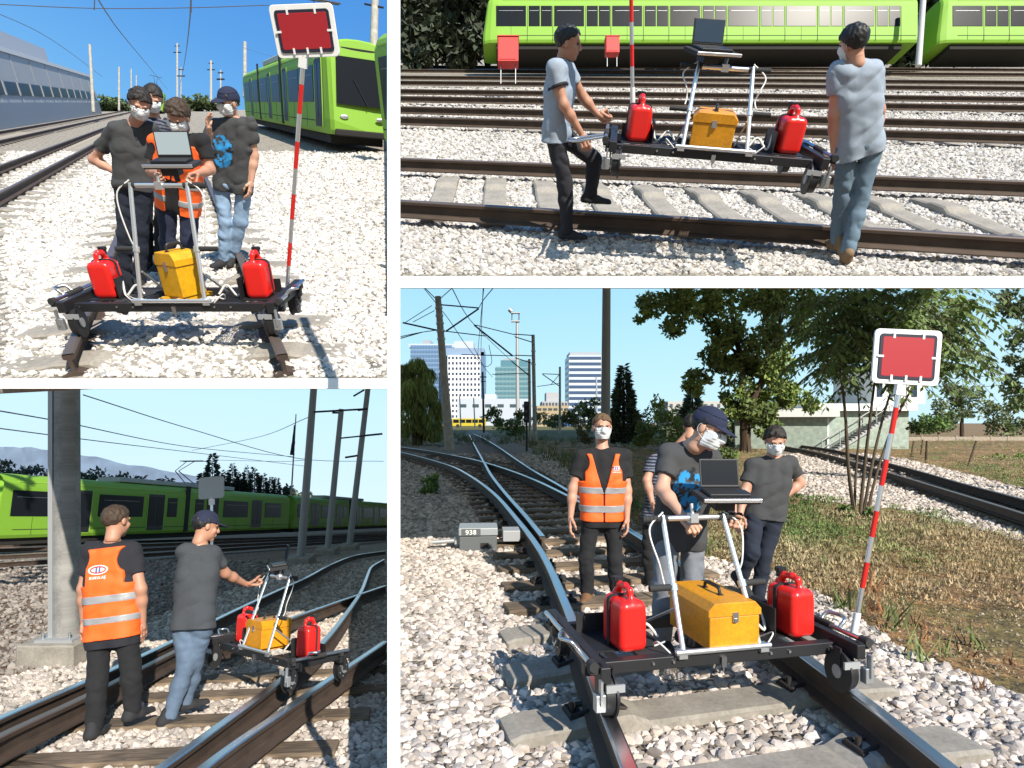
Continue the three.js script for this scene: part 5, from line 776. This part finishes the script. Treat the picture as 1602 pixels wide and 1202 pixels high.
// ---- upper left horizon trees
tree('broadleaf_tree', 'low green tree line at the end of the yard beside the hall', 120, [200, 176], { leaf: .8, n: 420, col: [.06, .10, .03], clumps: [[175, 163, 18, 7], [200, 164, 20, 7], [165, 166, 10, 6], [300, 163, 20, 5], [330, 163, 22, 5], [352, 161, 14, 6]] });

// ---------------------------------------------------------------- dry grass and weeds
const bladeGeo = (h, n, sp, seed) => { const pos = [], r = mulberry(seed); for (let i = 0; i < n; i++) { const a = r() * 6.28, x = (r() - .5) * sp, z = (r() - .5) * sp, l = h * (.5 + r()), dx = (r() - .5) * l * 1.3, dz = (r() - .5) * l * 1.3, w = .006 + .004 * r(); pos.push(V(x - Math.cos(a) * w, 0, z - Math.sin(a) * w), V(x + Math.cos(a) * w, 0, z + Math.sin(a) * w), V(x + dx, l, z + dz)); } const g = new THREE.BufferGeometry().setFromPoints(pos); g.computeVertexNormals(); return g; };
const grassGeos = [bladeGeo(.030, 16, .16, 1), bladeGeo(.022, 18, .2, 2), bladeGeo(.042, 12, .12, 3)].map((g) => g), grassMat = new THREE.MeshStandardMaterial({ color: 0xffffff, roughness: 1, side: THREE.DoubleSide });
const grassCol = (r, x, z) => { const g = sstep(-.22, .16, fbm(x * .7, z * .7, 4)), b = fbm(x * .3, z * .4, 9), v = .6 + .8 * r(); return lin(mix(.34, .13, g) * v * (1 + .25 * b), mix(.27, .19, g) * v, mix(.155, .06, g) * v); };
scatter('dry_grass', BR, { z0: 3.6, zn: 8, z1: 48, dens: 460, size: .9, px: [700, 1660], label: 'dry straw and green grass on the ground beside the turnout', keep: (x, y, a, z, s) => !inPoly(x, y, bedBR) && !inPoly(x, y, bedBR2) && x > 800 && s > .42 - 1.1 * fbm(a * .45, z * .45, 2), grow: 1.15, colour: grassCol, geos: grassGeos, mat: grassMat, lift: .12, cat: 'grass', tilt: .3 });
scatter('weeds', BR, { z0: 2.4, zn: 8, z1: 12, dens: 60, size: .9, px: [1180, 1660], label: 'reddish dry weeds where the ballast meets the grass', keep: (x, y, a, z, s) => s < .35 * sstep(60, 0, Math.abs(y - (960 + (x - 1340) * .45))), colour: (r) => { const v = .6 + .8 * r(), k = r(); return k < .55 ? lin(.28 * v, .13 * v, .06 * v) : lin(.14 * v, .17 * v, .06 * v); }, geos: [bladeGeo(.14, 12, .12, 8)], mat: grassMat, lift: .1, cat: 'weeds', tilt: .3 });
scatter('weeds', BR, { z0: 5, zn: 8, z1: 60, dens: 30, size: 1.2, px: [625, 1000], label: 'green verge plants along the outer rail of the turnout', keep: (x, y, a, z, s) => y < 760 && (y < 700 || inPoly(x, y, [[800, 690], [900, 715], [985, 800], [1010, 830], [960, 815], [880, 740]])) && s < .5, colour: (r) => { const v = .6 + .8 * r(); return lin(.11 * v, .15 * v, .05 * v); }, geos: [bladeGeo(.16, 12, .16, 9)], mat: grassMat, lift: .1, cat: 'weeds', tilt: .3 });

scatter('soil_clods', BR, { z0: 2.6, zn: 8, z1: 22, dens: 120, size: .011, px: [820, 1660], label: 'small clods and pebbles strewn over the dry soil', keep: (x, y) => !inPoly(x, y, bedBR) && !inPoly(x, y, bedBR2), colour: (r) => { const v = mix(.14, .42, r()); return lin(v, v * .82, v * .6); }, lift: .2, cat: 'soil' });
scatter('dead_straw', BR, { z0: 2.6, zn: 8, z1: 22, dens: 90, size: .8, px: [820, 1660], label: 'flattened dead straw on the soil beside the turnout', keep: (x, y) => !inPoly(x, y, bedBR) && !inPoly(x, y, bedBR2), colour: (r) => { const v = .5 + .8 * r(); return lin(.34 * v, .27 * v, .16 * v); }, geos: [bladeGeo(.018, 16, .24, 21), bladeGeo(.012, 18, .28, 22)], mat: grassMat, lift: .12, cat: 'grass', tilt: .4, grow: 1.2 });
// ---------------------------------------------------------------- masts, wires
const wireMat = std(.12, .12, .13, .6, .3);
function mast(name, label, D, x0, y0, x1, y1, r0, r1, mat = M.concreteLight, arms = [], group, bands = 0) {
  const t = thing(name, label, 'mast', group), B = at(x0, y0, D); t.position.copy(B); const top = at(x1, y1, D).sub(B);
  mesh('shaft', tri(bar(V(0, -.1, 0), top, r0, 14, r1)), mat, t);
  if (bands) for (let i = 0; i < bands; i++) { const u = .72 + .25 * i / bands, p = top.clone().multiplyScalar(u), q = top.clone().multiplyScalar(u + .012); mesh('clamp_ring', bar(p, q, mix(r0, r1, u) + .04, 12), M.steelDull, t); }
  for (const [ax, ay, bx, by, r = .03] of arms) mesh('bracket_arm', bar(at(ax, ay, D - .05).sub(B), at(bx, by, D - .05).sub(B), r, 6), M.black, t);
  return t;
}
let wireN = 0;
function wire(label, r, ...pts) { const t = tag(mesh('overhead_wire', tube(pts.map(([x, y, D]) => at(x, y, D)), r, 20, 5), wireMat), label, 'wire'); return t; }
// lower right
mast('concrete_mast', 'leaning concrete catenary mast between the willow and the turnout', 34, 704, 706, 685, 464, .27, .17, M.concreteLight, [[690, 477, 749, 482, .04], [697, 519, 749, 483, .05], [694, 518, 760, 526, .03], [684, 517, 630, 505, .05], [632, 506, 676, 478, .02], [625, 530, 660, 520, .03], [680, 486, 646, 504, .02]], null, 5);
mast('concrete_mast', 'tall concrete mast with zigzag bracket before the green tower', 46, 837, 694, 834, 524, .16, .13, M.concreteLight, [[834, 525, 805, 523, .04], [834, 536, 805, 527, .04], [806, 524, 741, 508, .035], [742, 509, 802, 557, .07], [834, 557, 806, 556, .04], [834, 569, 806, 560, .04], [806, 557, 722, 555, .035]], null, 2);
mast('concrete_mast', 'shorter concrete mast with a bracket, beside the tall zigzag one', 50, 829, 692, 828, 562, .13, .11, M.concreteLight, [[828, 588, 800, 565, .05], [828, 584, 770, 586, .03]], null, 1);
mast('steel_mast', 'thick grey mast rising behind the man in the orange vest', 30, 947, 698, 949, 440, .24, .20, std(.24, .235, .22, .8));
mast('concrete_mast', 'small mast with a crossed bracket before the far buildings', 85, 876, 686, 876, 574, .18, .15, M.concreteLight, [[876, 586, 848, 585, .06], [849, 586, 876, 605, .07], [876, 585, 862, 602, .05], [876, 600, 840, 605, .05]]);
mast('timber_pole', 'dark wooden pole beside the green tower', 80, 757, 676, 755, 582, .16, .12, barkMat, [[750, 590, 761, 590, .08], [752, 597, 760, 597, .06]]);
mast('steel_pole', 'thin catenary pole near the yellow bus', 110, 743, 668, 741, 622, .12, .1, M.galv); mast('steel_pole', 'slim catenary pole left of the yellow bus', 110, 721, 668, 719, 620, .12, .1, M.galv);
mast('steel_pole', 'pole standing before the striped tower', 120, 934, 665, 933, 590, .2, .16, M.galv);
{ const t = mast('floodlight_mast', 'tall thin floodlight mast with a glazed cabin on top', 130, 810, 668, 809, 503, .45, .3, M.galv), B = at(810, 668, 130); mesh('cabin_frame', merge([[801, 490], [812, 490], [801, 502], [812, 502]].map(([x, y]) => bar(at(x, 490, 130).sub(B), at(x, 503, 130).sub(B), .14, 5)).concat([box(1.9, .25, 1.2, ...at(806.5, 503, 130).sub(B).toArray()), box(1.9, .2, 1.2, ...at(806.5, 490, 130).sub(B).toArray())])), M.galv, t); mesh('floodlight', bar(at(797, 484, 130).sub(B), at(801, 488, 130).sub(B), .5, 8), M.steelDull, t); }
{ const D = 33, B = at(824, 716, D), t = thing('railway_signal', 'black three-light railway signal on a thin post', 'signal'); t.position.copy(B); const P = (x, y) => at(x, y, D).sub(B); mesh('post', bar(V(0, 0, 0), P(824, 660), .06, 8), M.black, t); mesh('signal_head', rbox(.28, 1.16, .2, .04, ...P(823.5, 645).toArray()), M.blackMatte, t); for (const y of [633, 644, 655]) mesh('lens', new THREE.CylinderGeometry(.09, .09, .05, 14).rotateX(Math.PI / 2).translate(P(823.5, y).x, P(823.5, y).y, .11), M.glassBlue, t); }
wire('wire from the leaning mast up to the right', .022, [749, 482, 34], [756, 470, 30], [773, 449, 24]); wire('wire from the zigzag bracket up past the cabin mast', .022, [747, 560, 60], [752, 500, 40], [757, 449, 26]); wire('twin wire above the turnout', .022, [752, 600, 80], [753, 520, 44], [756, 449, 26]);
wire('wire crossing behind the leaning mast', .022, [660, 447, 34], [700, 497, 36], [724, 533, 40], [770, 590, 60]); wire('wire from the top of the leaning mast to the left', .025, [684, 470, 34], [664, 450, 30]); wire('wire from the leaning mast top to the right', .025, [688, 468, 34], [708, 450, 32]); wire('slack wire between the masts', .025, [742, 545, 46], [760, 574, 48], [768, 570, 48], [765, 540, 46]); wire('long wire across the willow', .025, [626, 527, 34], [660, 520, 34], [690, 516, 34]);
wire('drooping phone line above the beige wall', .022, [1400, 590, 40], [1500, 592, 42], [1640, 578, 40]); wire('second phone line above the beige wall', .022, [1400, 598, 40], [1520, 606, 42], [1640, 596, 40]); wire('contact wire above the straight track', .022, [706, 449, 24], [735, 500, 34], [800, 565, 60]);
// upper left: wires run to the end of the yard
const zz = (px, py, z) => { const w = TL.world(TL.Z(px, py, z)); return [px, py, -w.z]; };
wire('contact wire above the two left tracks', .014, zz(150, -6, 14), zz(180, 40, 22), zz(225, 95, 40), zz(262, 140, 90)); wire('contact wire above the trolley track', .014, zz(299, -6, 12), zz(296, 40, 18), zz(288, 100, 40), zz(280, 140, 90)); wire('span wire across the yard below the sky edge', .012, zz(-20, 6, 22), zz(150, 13, 22), zz(300, 12, 22), zz(420, 8, 22)); wire('wire over the hall roof', .02, zz(-20, 14, 40), zz(60, 50, 50), zz(160, 120, 90)); wire('wire between the hall and the tram line', .012, zz(380, 74, 60), zz(410, 84, 60), zz(440, 92, 60)); wire('short hanger rod on the span wire', .016, zz(148, -4, 22), zz(147, 16, 22)); wire('second hanger rod on the span wire', .016, zz(299, -4, 22), zz(299, 20, 22));
for (const [x, y0, y1, z, r, label] of [[144, 174, 70, 62, .14, 'pale steel mast at the corner of the grey hall'], [186, 172, 105, 90, .13, 'second pale mast beyond the grey hall'], [383, 150, 66, 60, .17, 'concrete mast rising above the parked trams'], [205, 168, 108, 130, .13, 'far thin mast behind the grouped men'], [213, 168, 118, 150, .12, 'slim far mast next to the small tram'], [345, 165, 110, 110, .14, 'distant mast with a short crossarm'], [330, 165, 95, 170, .3, 'far lattice pylon beyond the end of the yard'], [277, 165, 68, 170, .25, 'far tall tower mast at the end of the track'], [283, 165, 105, 150, .12, 'thin far mast beside the tall tower mast']]) {
  const D = zz(x, y0, z)[2], arms = /crossarm|pylon|tower/.test(label) ? [[x - 6, y1 + 14, x + 6, y1 + 14, .12], [x - 4, y1 + 4, x + 4, y1 + 4, .1]] : [];
  mast('steel_mast', label, D, x + (144 === x ? 2 : 0), y0, x - (144 === x ? 4 : 0), y1, r, r * .8, M.concreteLight, arms);
}
mast('steel_mast', 'thick pale mast between the trams and the white post', zz(585, 60, 30)[2], 583, 120, 587, -10, .17, .15, M.concreteLight, [[570, 6, 600, 12, .04]]); clipThing(scene.children[scene.children.length - 1], 604, true);
// lower left
{ const D = 7.0, t = thing('concrete_mast', 'thick grey mast on a concrete block beside the man in the vest', 'mast'), B = at(104, 1000, D); t.position.copy(B); const k = D / F;
  mesh('shaft', tri(new THREE.CylinderGeometry(.132, .142, 3.05, 8).rotateY(.39).translate(0, 1.5, 0)), std(.34, .34, .34, .7, .1, { map: T.concrete }), t); mesh('foundation', rbox(.64, .46, .6, .02, -.03, -.2, 0, 1), M.concrete, t); mesh('base_plate', box(.42, .03, .42, 0, .045, 0), M.galv, t); for (const [x, z] of [[-.15, .16], [.15, .16]]) mesh('anchor_bolt', cyl(.014, .014, .07, x, .06, z, 6), M.steelDull, t); mesh('cover_strip', box(.05, 2.9, .02, -.1, 1.5, .112), M.galv, t); }
for (const [x0, y0, x1, y1, z, r, label, arms] of [[470, 876, 491, 604, 22, .15, 'nearest of the slim leaning steel poles beside the parked trams', [[488, 645, 575, 640, .04]]], [512, 862, 534, 640, 28, .15, 'middle slim pole joined by a crossbar to its neighbours', [[533, 646, 520, 646, .05], [531, 686, 570, 682, .04]]], [546, 856, 576, 604, 32, .17, 'slim pole with several short crossarms by the white post', [[568, 682, 598, 679, .06], [566, 712, 540, 716, .06], [575, 640, 560, 642, .06], [570, 610, 553, 620, .05]]]]) { const t = mast('steel_pole', label, z, x0, y0, x1, y1, r, r * .8, std(.3, .3, .3, .7, .2), arms); const f = mesh('foundation', rbox(.9, .5, .9, .03, 0, -.1, 0, 1), M.concrete, t); }
{ const t = thing('flag_pole', 'thin pole with a furled dark flag behind the parked trams', 'pole'), D = 60, B = at(454, 800, D); t.position.copy(B); mesh('pole', bar(V(0, 0, 0), at(463, 648, D).sub(B), .09, 6, .05), M.galv, t); mesh('furled_flag', limb([at(461, 665, D).sub(B), at(459, 690, D).sub(B), at(457, 712, D).sub(B)], .08, .22), M.blackMatte, t); }
for (const [l, ...p] of [['long wire sloping above the tram roofs', [130, 618, 20], [300, 672, 30], [470, 718, 40], [600, 722, 50]], ['second sloping wire above the tram', [-20, 640, 16], [85, 658, 20], [300, 700, 36], [460, 715, 50]], ['thin upper wire behind the mast', [-20, 668, 18], [150, 690, 26], [300, 708, 40], [480, 730, 60]], ['wire from the slim pole to the far trees', [300, 705, 60], [400, 685, 50], [490, 650, 30]], ['wire between the slim poles and the row of cypresses', [340, 720, 60], [420, 722, 60], [480, 720, 40]]]) wire(l, .02, ...p);
// ---- far hills of the lower left
{ const pts = [[-80, 700], [0, 701], [40, 699], [90, 706], [150, 716], [200, 727], [260, 736], [320, 748], [380, 762], [460, 780], [560, 792], [640, 800]], D = 900, pos = []; for (let i = 0; i + 1 < pts.length; i++) { const n = 6; for (let k = 0; k < n; k++) { const f = (t) => { const x = mix(pts[i][0], pts[i + 1][0], t), y = mix(pts[i][1], pts[i + 1][1], t) + 1.6 * n3(x * .06, 1, 5); return [at(x, y, D + 120), at(x, 830, D)]; }; const [a, b] = f(k / n), [c, d] = f((k + 1) / n); pos.push(a, b, d, a, d, c); } } const g = new THREE.BufferGeometry().setFromPoints(pos); g.computeVertexNormals(); tag(mesh('hills', tri(g), std(.15, .20, .27, 1, 0, { map: rep(T.noise, 1 / 160) })), 'long blue hills behind the parked trams', 'hills', null, 'structure'); }

// ---------------------------------------------------------------- buildings
function tower(label, D, x0, x1, yTop, yBot, { wall, win, cols, rows, wx = .6, wy = .6, deep = 20, yaw = 0, stripes = false, cap = null, name = 'office_tower' }) {
  const t = thing(name, label, 'building'), B = at((x0 + x1) / 2, yBot, D), k = D / F, w = (x1 - x0) * k, h = (yBot - yTop) * k; t.position.copy(B); t.rotation.y = yaw;
  mesh('wall', box(w, h, deep, 0, h / 2, -deep / 2), wall, t); const g = [];
  for (let r = 0; r < rows; r++) for (let c = 0; c < (stripes ? 1 : cols); c++) { const cw = w / (stripes ? 1 : cols), ch = h / rows; const x = -w / 2 + (c + .5) * cw, y = (r + .5) * ch; g.push(box(cw * wx, ch * wy, .3, x, y, .02)); }
  for (let r = 0; r < rows; r++) { const ch = h / rows; g.push(box(.3, ch * wy, deep * .9, w / 2 + .02, (r + .5) * ch, -deep / 2), box(.3, ch * wy, deep * .9, -w / 2 - .02, (r + .5) * ch, -deep / 2)); }
  const m = mesh('windows', merge(g), win, t); m.userData.kind = 'stuff';
  if (cap) for (const [a, b, c, d, mat] of cap) mesh('roof_block', box((b - a) * k, (d - c) * k, deep * .8, ((a + b) / 2 - (x0 + x1) / 2) * k, (yBot - (c + d) / 2) * k, -deep / 2), mat, t);
  return t;
}
const blueGlass = std(.10, .18, .30, .25), tealGlass = std(.09, .2, .24, .25), paleWall = std(.42, .46, .52, .8), whiteWall = std(.62, .64, .66, .8), greyRoof = std(.3, .33, .36, .8);
tower('blue glass wing of the twin hotel tower behind the leaning mast', 352, 642, 706, 540, 664, { wall: std(.16, .25, .38, .4), win: blueGlass, cols: 14, rows: 18, wx: .8, wy: .55, deep: 30, cap: [[638, 712, 537, 543, paleWall], [660, 672, 531, 537, greyRoof]] });
tower('white gridded hotel tower with rows of small dark windows', 340, 700, 752, 556, 664, { wall: whiteWall, win: std(.03, .045, .08, .3), cols: 9, rows: 13, wx: .5, wy: .45, deep: 24, cap: [[697, 757, 544, 556, std(.2, .28, .4, .5)], [710, 740, 533, 544, paleWall], [752, 758, 550, 664, blueGlass]] });
tower('stepped green glass tower behind the zigzag mast', 360, 775, 829, 574, 664, { wall: std(.16, .27, .30, .4), win: tealGlass, cols: 9, rows: 12, wx: .85, wy: .5, deep: 30, cap: [[783, 826, 563, 574, tealGlass], [787, 812, 560, 563, greyRoof]] });
tower('striped office block beside the thick grey mast', 330, 890, 941, 556, 664, { wall: std(.48, .55, .62, .6), win: std(.05, .085, .16, .25), cols: 1, rows: 12, wx: .98, wy: .52, stripes: true, deep: 24, cap: [[892, 940, 550, 556, greyRoof]] });
tower('long low pale mall in front of the towers', 250, 715, 832, 624, 668, { wall: paleWall, win: std(.05, .08, .1, .3), cols: 6, rows: 2, wx: .5, wy: .22, deep: 30, name: 'mall', cap: [[758, 776, 616, 624, paleWall]] });
tower('small unfinished concrete block between the masts', 300, 848, 888, 628, 664, { wall: std(.34, .35, .37, .9), win: std(.06, .06, .07, .6), cols: 8, rows: 4, wx: .6, wy: .5, deep: 20, name: 'apartment_block', cap: [[855, 874, 614, 628, std(.36, .36, .37, .9)]] });
tower('low yellow and red shop row under the striped block', 200, 840, 890, 635, 668, { wall: std(.36, .29, .18, .8), win: std(.05, .06, .08, .4), cols: 6, rows: 3, wx: .7, wy: .3, deep: 14, name: 'shop_row', cap: [[840, 890, 652, 660, std(.28, .08, .07, .8)]] });
tower('pale apartment block behind the spruces', 220, 1045, 1130, 628, 670, { wall: std(.42, .40, .38, .8), win: std(.06, .07, .09, .4), cols: 8, rows: 3, wx: .4, wy: .4, deep: 16, name: 'apartment_block' });
for (const [x0, x1, label, col] of [[708, 760, 'yellow bus passing below the mall', [.5, .4, .04]], [872, 905, 'blue and yellow bus behind the far mast', [.06, .12, .35]]]) { const D = 130, k = D / F, t = thing('bus', label, 'bus'), w = (x1 - x0) * k; t.position.copy(at((x0 + x1) / 2, 668, D)); mesh('body', rbox(w, 1.7, 2.4, .15, 0, .95, 0), std(...col, .4), t); for (let i = 0; i < 5; i++) mesh('window', box(w / 6, .7, .06, -w * .38 + i * w * .19, 1.2, 1.2), M.glass, t); for (const x of [-.33, .33]) mesh('wheel', new THREE.CylinderGeometry(.4, .4, .3, 14).rotateX(Math.PI / 2).translate(w * x, .2, 1.1), M.rubber, t); }
{ // pale green building with an outside stair
  const D = 36, k = D / F, t = thing('service_building', 'pale green service building with white flat roof and outside stair', 'building'), B = at(1282, 712, D); t.position.copy(B); const pg = std(.40, .50, .46, .85, 0, { map: T.concrete }), wr = std(.68, .70, .70, .8);
  const P = (x, y, d = 0) => at(x, y, D + d).sub(B), w = (1422 - 1282) * k, h = 69 * k; t.rotation.y = 0;
  mesh('wall', box(w, h, 8, w / 2, h / 2, -4), pg, t);
  // wing to the left, running away from the viewer
  const wing = mesh('wing', box(9, h * .86, 5, 0, h * .43, 0), pg, t); wing.position.set(-.55, 0, -4.2); wing.rotation.y = 1.17;
  for (let i = 0; i < 5; i++) { const f = mesh('window_frame', box(.95, 1.5, .08, -3.5 + i * 1.7, h * .42, 0), wr, wing); f.position.z = -2.54; mesh('window', box(.75, .5, .06, -3.5 + i * 1.7, h * .42 + .38, -.05), M.glass, f); const f2 = mesh('window_frame', box(.95, 1.5, .08, -3.5 + i * 1.7, h * .42, 0), wr, wing); f2.position.z = 2.54; mesh('window', box(.75, .5, .06, -3.5 + i * 1.7, h * .42 + .38, .05), M.glass, f2); mesh('pilaster', box(.16, h * .84, .14, -4.3 + i * 1.7, h * .42, 2.54), wr, wing); }
  mesh('wing_roof', box(10, .5, 6.2, 0, h * .86 + .25, 0), wr, wing);
  mesh('roof', box(w + .8, .42, 9, w / 2 - .2, h + .21, -4), wr, t);
  const u = mesh('upper_storey', box((1458 - 1375) * k, 50 * k, 4.5, (1416 - 1282) * k, h + .42 + 25 * k, -2.8), wr, t); for (const x of [1385, 1405, 1440]) mesh('upper_window', box(.32, 1.1, .06, (x - 1282) * k, h + .42 + 26 * k, -.53), M.glassBlue, u); mesh('upper_roof', box((1470 - 1368) * k, .25, 5.4, (1418 - 1282) * k, h + .42 + 51 * k, -2.8), wr, t);
  const st = mesh('stair', beam(P(1286, 716, -1.2), P(1400, 644, -1.2), .9, .14), M.galv, t); for (let i = 0; i < 22; i++) mesh('stair_tread', box(.26, .04, .9, 0, 0, 0).translate(...P(1288 + i * 5.1, 712 - i * 3.2, -1.2).toArray()), M.galv, st); for (const d of [-1.65]) mesh('stair_rail', merge([bar(P(1286, 690, d), P(1400, 620, d), .035, 6), bar(P(1286, 702, d), P(1400, 632, d), .025, 6), ...[0, .25, .5, .75, 1].map((q) => bar(P(mix(1286, 1400, q), mix(716, 644, q), d), P(mix(1286, 1400, q), mix(690, 620, q), d), .03, 6))]), M.galv, st);
}
{ // beige boundary wall in panels
  const D = 52, k = D / F, t = thing('boundary_wall', 'beige concrete panel wall behind the bare ground', 'wall'), B = at(1415, 708, D); t.position.copy(B); const bm = std(.42, .37, .31, .9, 0, { map: T.concrete }); for (let i = 0; i < 10; i++) { const w = 27 * k; mesh('panel', box(w - .06, 25 * k, .14, (i + .5) * w, 12 * k, 0), bm, t); mesh('wall_post', box(.16, 26.5 * k, .2, i * w, 12.6 * k, 0), bm, t); }
}
for (const [x0, y0, x1, y1, D, label] of [[1424, 722, 1430, 690, 28, 'thin fence stake by the corner of the pale green building'], [1440, 716, 1444, 688, 30, 'second thin fence stake, before the small round-topped tree'], [1512, 735, 1528, 690, 22, 'leaning bare stake on the dry ground before the beige wall']]) mast('fence_stake', label, D, x0, y0, x1, y1, .045, .035, barkGrey);
{ // point machine
  const D = 7.65, k = D / F, t = thing('point_machine', 'grey point machine box numbered 938 bolted beside the turnout', 'point machine'), B = at(748, 864, D); t.position.copy(B); t.rotation.y = .06; const gm = std(.13, .14, .145, .55, .3);
  mesh('housing', rbox(.47, .2, .36, .012, 0, .115, -.1, 1), gm, t); mesh('lid', rbox(.49, .10, .40, .015, 0, .27, -.1, 1), std(.34, .36, .37, .5, .3), t); mesh('base_plate', box(.66, .02, .46, .0, .01, -.1), M.clip, t);
  mesh('number_plate', new THREE.PlaneGeometry(.24, .085).translate(-.09, .268, .1005), new THREE.MeshStandardMaterial({ roughness: .7, map: textTex(256, 96, (x, w, h) => { x.fillStyle = '#55595b'; x.fillRect(0, 0, w, h); x.fillStyle = '#e8e8e4'; x.font = 'bold 84px monospace'; x.textAlign = 'center'; x.fillText('938', w / 2, 78); }) }), t);
  mesh('drive_rod', bar(V(-.24, .14, -.05), V(-.58, .12, -.05), .028, 10), M.galv, t); mesh('rod_end', rbox(.08, .1, .08, .01, -.26, .14, -.05, 1), M.galv, t);
  mesh('link_bar', merge([box(.55, .03, .06, .5, .14, -.02), box(.5, .03, .06, .52, .12, -.2)]), M.clip, t); mesh('link_bracket', rbox(.22, .14, .3, .01, .42, .2, -.12, 1), M.galv, t); mesh('lock_plate', box(.1, .06, .01, .08, .1, .085), M.clip, t);
}
{ const D = 10, t = thing('concrete_marker', 'small lichen-stained concrete stub in the ballast beside the weed', 'marker'), B = at(656, 824, D); t.position.copy(B); mesh('block', rbox(.17, .16, .15, .02, 0, .07, 0, 1), M.concrete, t); mesh('stub', rbox(.08, .08, .12, .02, -.11, .03, .02, 1), M.concrete, t); }
// ---- upper left hall
{ const t = thing('industrial_hall', 'long grey metal-clad hall with a dark window strip', 'building'), VPx = 272; const k = window_TL.k; place(t, TL, V(0, 0, 0));
  const zN = 26, zF = 108, o = TL.G(157, 174), off = TL.Z(157, 174, zF).x, X = (z) => off + (z - zF) * k, nrm = V(1, 0, k).normalize(); const clad = std(.34, .36, .39, .6, .2), blue = std(.16, .2, .26, .6);
  const topY = (py, px, z) => TL.Z(px, py, z).y, H1 = topY(122, 157, zF), H2 = topY(112, 157, zF) + 2.2;
  const slab = (y0, y1, dIn, th, z0 = zN, z1 = zF) => { const a = V(X(z0), y0, -z0).addScaledVector(nrm, -dIn), b = V(X(z1), y0, -z1).addScaledVector(nrm, -dIn), c = b.clone().addScaledVector(nrm, -th), d = a.clone().addScaledVector(nrm, -th), pos = [], up = V(0, y1 - y0, 0), q = (p, r, s, u) => pos.push(p, r, s, p, s, u); const A = [a, b, c, d], Bt = A.map((v) => v.clone().add(up)); for (let i = 0; i < 4; i++) q(A[i], A[(i + 1) % 4], Bt[(i + 1) % 4], Bt[i]); q(Bt[0], Bt[1], Bt[2], Bt[3]); const g = new THREE.BufferGeometry().setFromPoints(pos); g.computeVertexNormals(); return tri(g); };
  mesh('wall', slab(-.5, H1, 0, 26), clad, t); mesh('plinth', slab(-.5, 1.6, -.12, .2), blue, t); mesh('upper_hall', slab(H1, H2, 3.5, 18, zN, zF - 10), std(.40, .42, .46, .6, .2), t); mesh('parapet', slab(H1, H1 + .35, -.1, .3), std(.5, .52, .55, .6), t); const ws = mesh('window_strip', slab(H1 * .42, H1 * .60, -.06, .2), M.glass, t); for (let z = zN + 2, i = 0; z < zF; z += 4 + i * .12, i++) mesh('mullion', slab(H1 * .42, H1 * .60, -.12, .2, z, z + .35), clad, ws); for (let z = zN + 3, i = 0; z < zF; z += 6 + i * .3, i++) mesh('cladding_joint', slab(1.6, H1, -.03, .08, z, z + .14), std(.26, .28, .30, .7), t);
}
// ---- upper right red boxes and the pale post
for (const [x0, x1, y0, y1, yf, D, label] of [[779, 811, 64, 102, 131, 19, 'large red signal box on two thin legs behind the man with black trim'], [947, 968, 61, 86, 104, 24, 'smaller red signal box on thin legs before the tram']]) { const k = D / F, w = (x1 - x0) * k, h = (y1 - y0) * k, t = thing('signal_box', label, 'signal box', 'red boxes on legs between the tracks'); t.position.copy(at((x0 + x1) / 2, yf, D)); const lh = (yf - y1) * k; mesh('cabinet', rbox(w, h, w * .7, .01, 0, lh + h / 2, 0, 1), M.redMatte, t); mesh('door', rbox(w * .84, h * .86, .02, .005, -.02, lh + h / 2, w * .36, 1), M.redMatte, t); mesh('rain_lid', box(w * 1.06, .025, w * .8, 0, lh + h + .012, 0), M.redMatte, t); for (const s of [-1, 1]) mesh('leg', bar(V(s * w * .36, 0, 0), V(s * w * .36, lh, 0), .018, 6), M.steelDull, t); }
mast('steel_post', 'pale post standing between the two green trams', 28, 1437, 100, 1446, -20, .13, .12, std(.5, .5, .5, .7));
scene.traverse((o) => { if (o.isMesh) o.castShadow = o.receiveShadow = true; });
renderer.render(scene, camera);
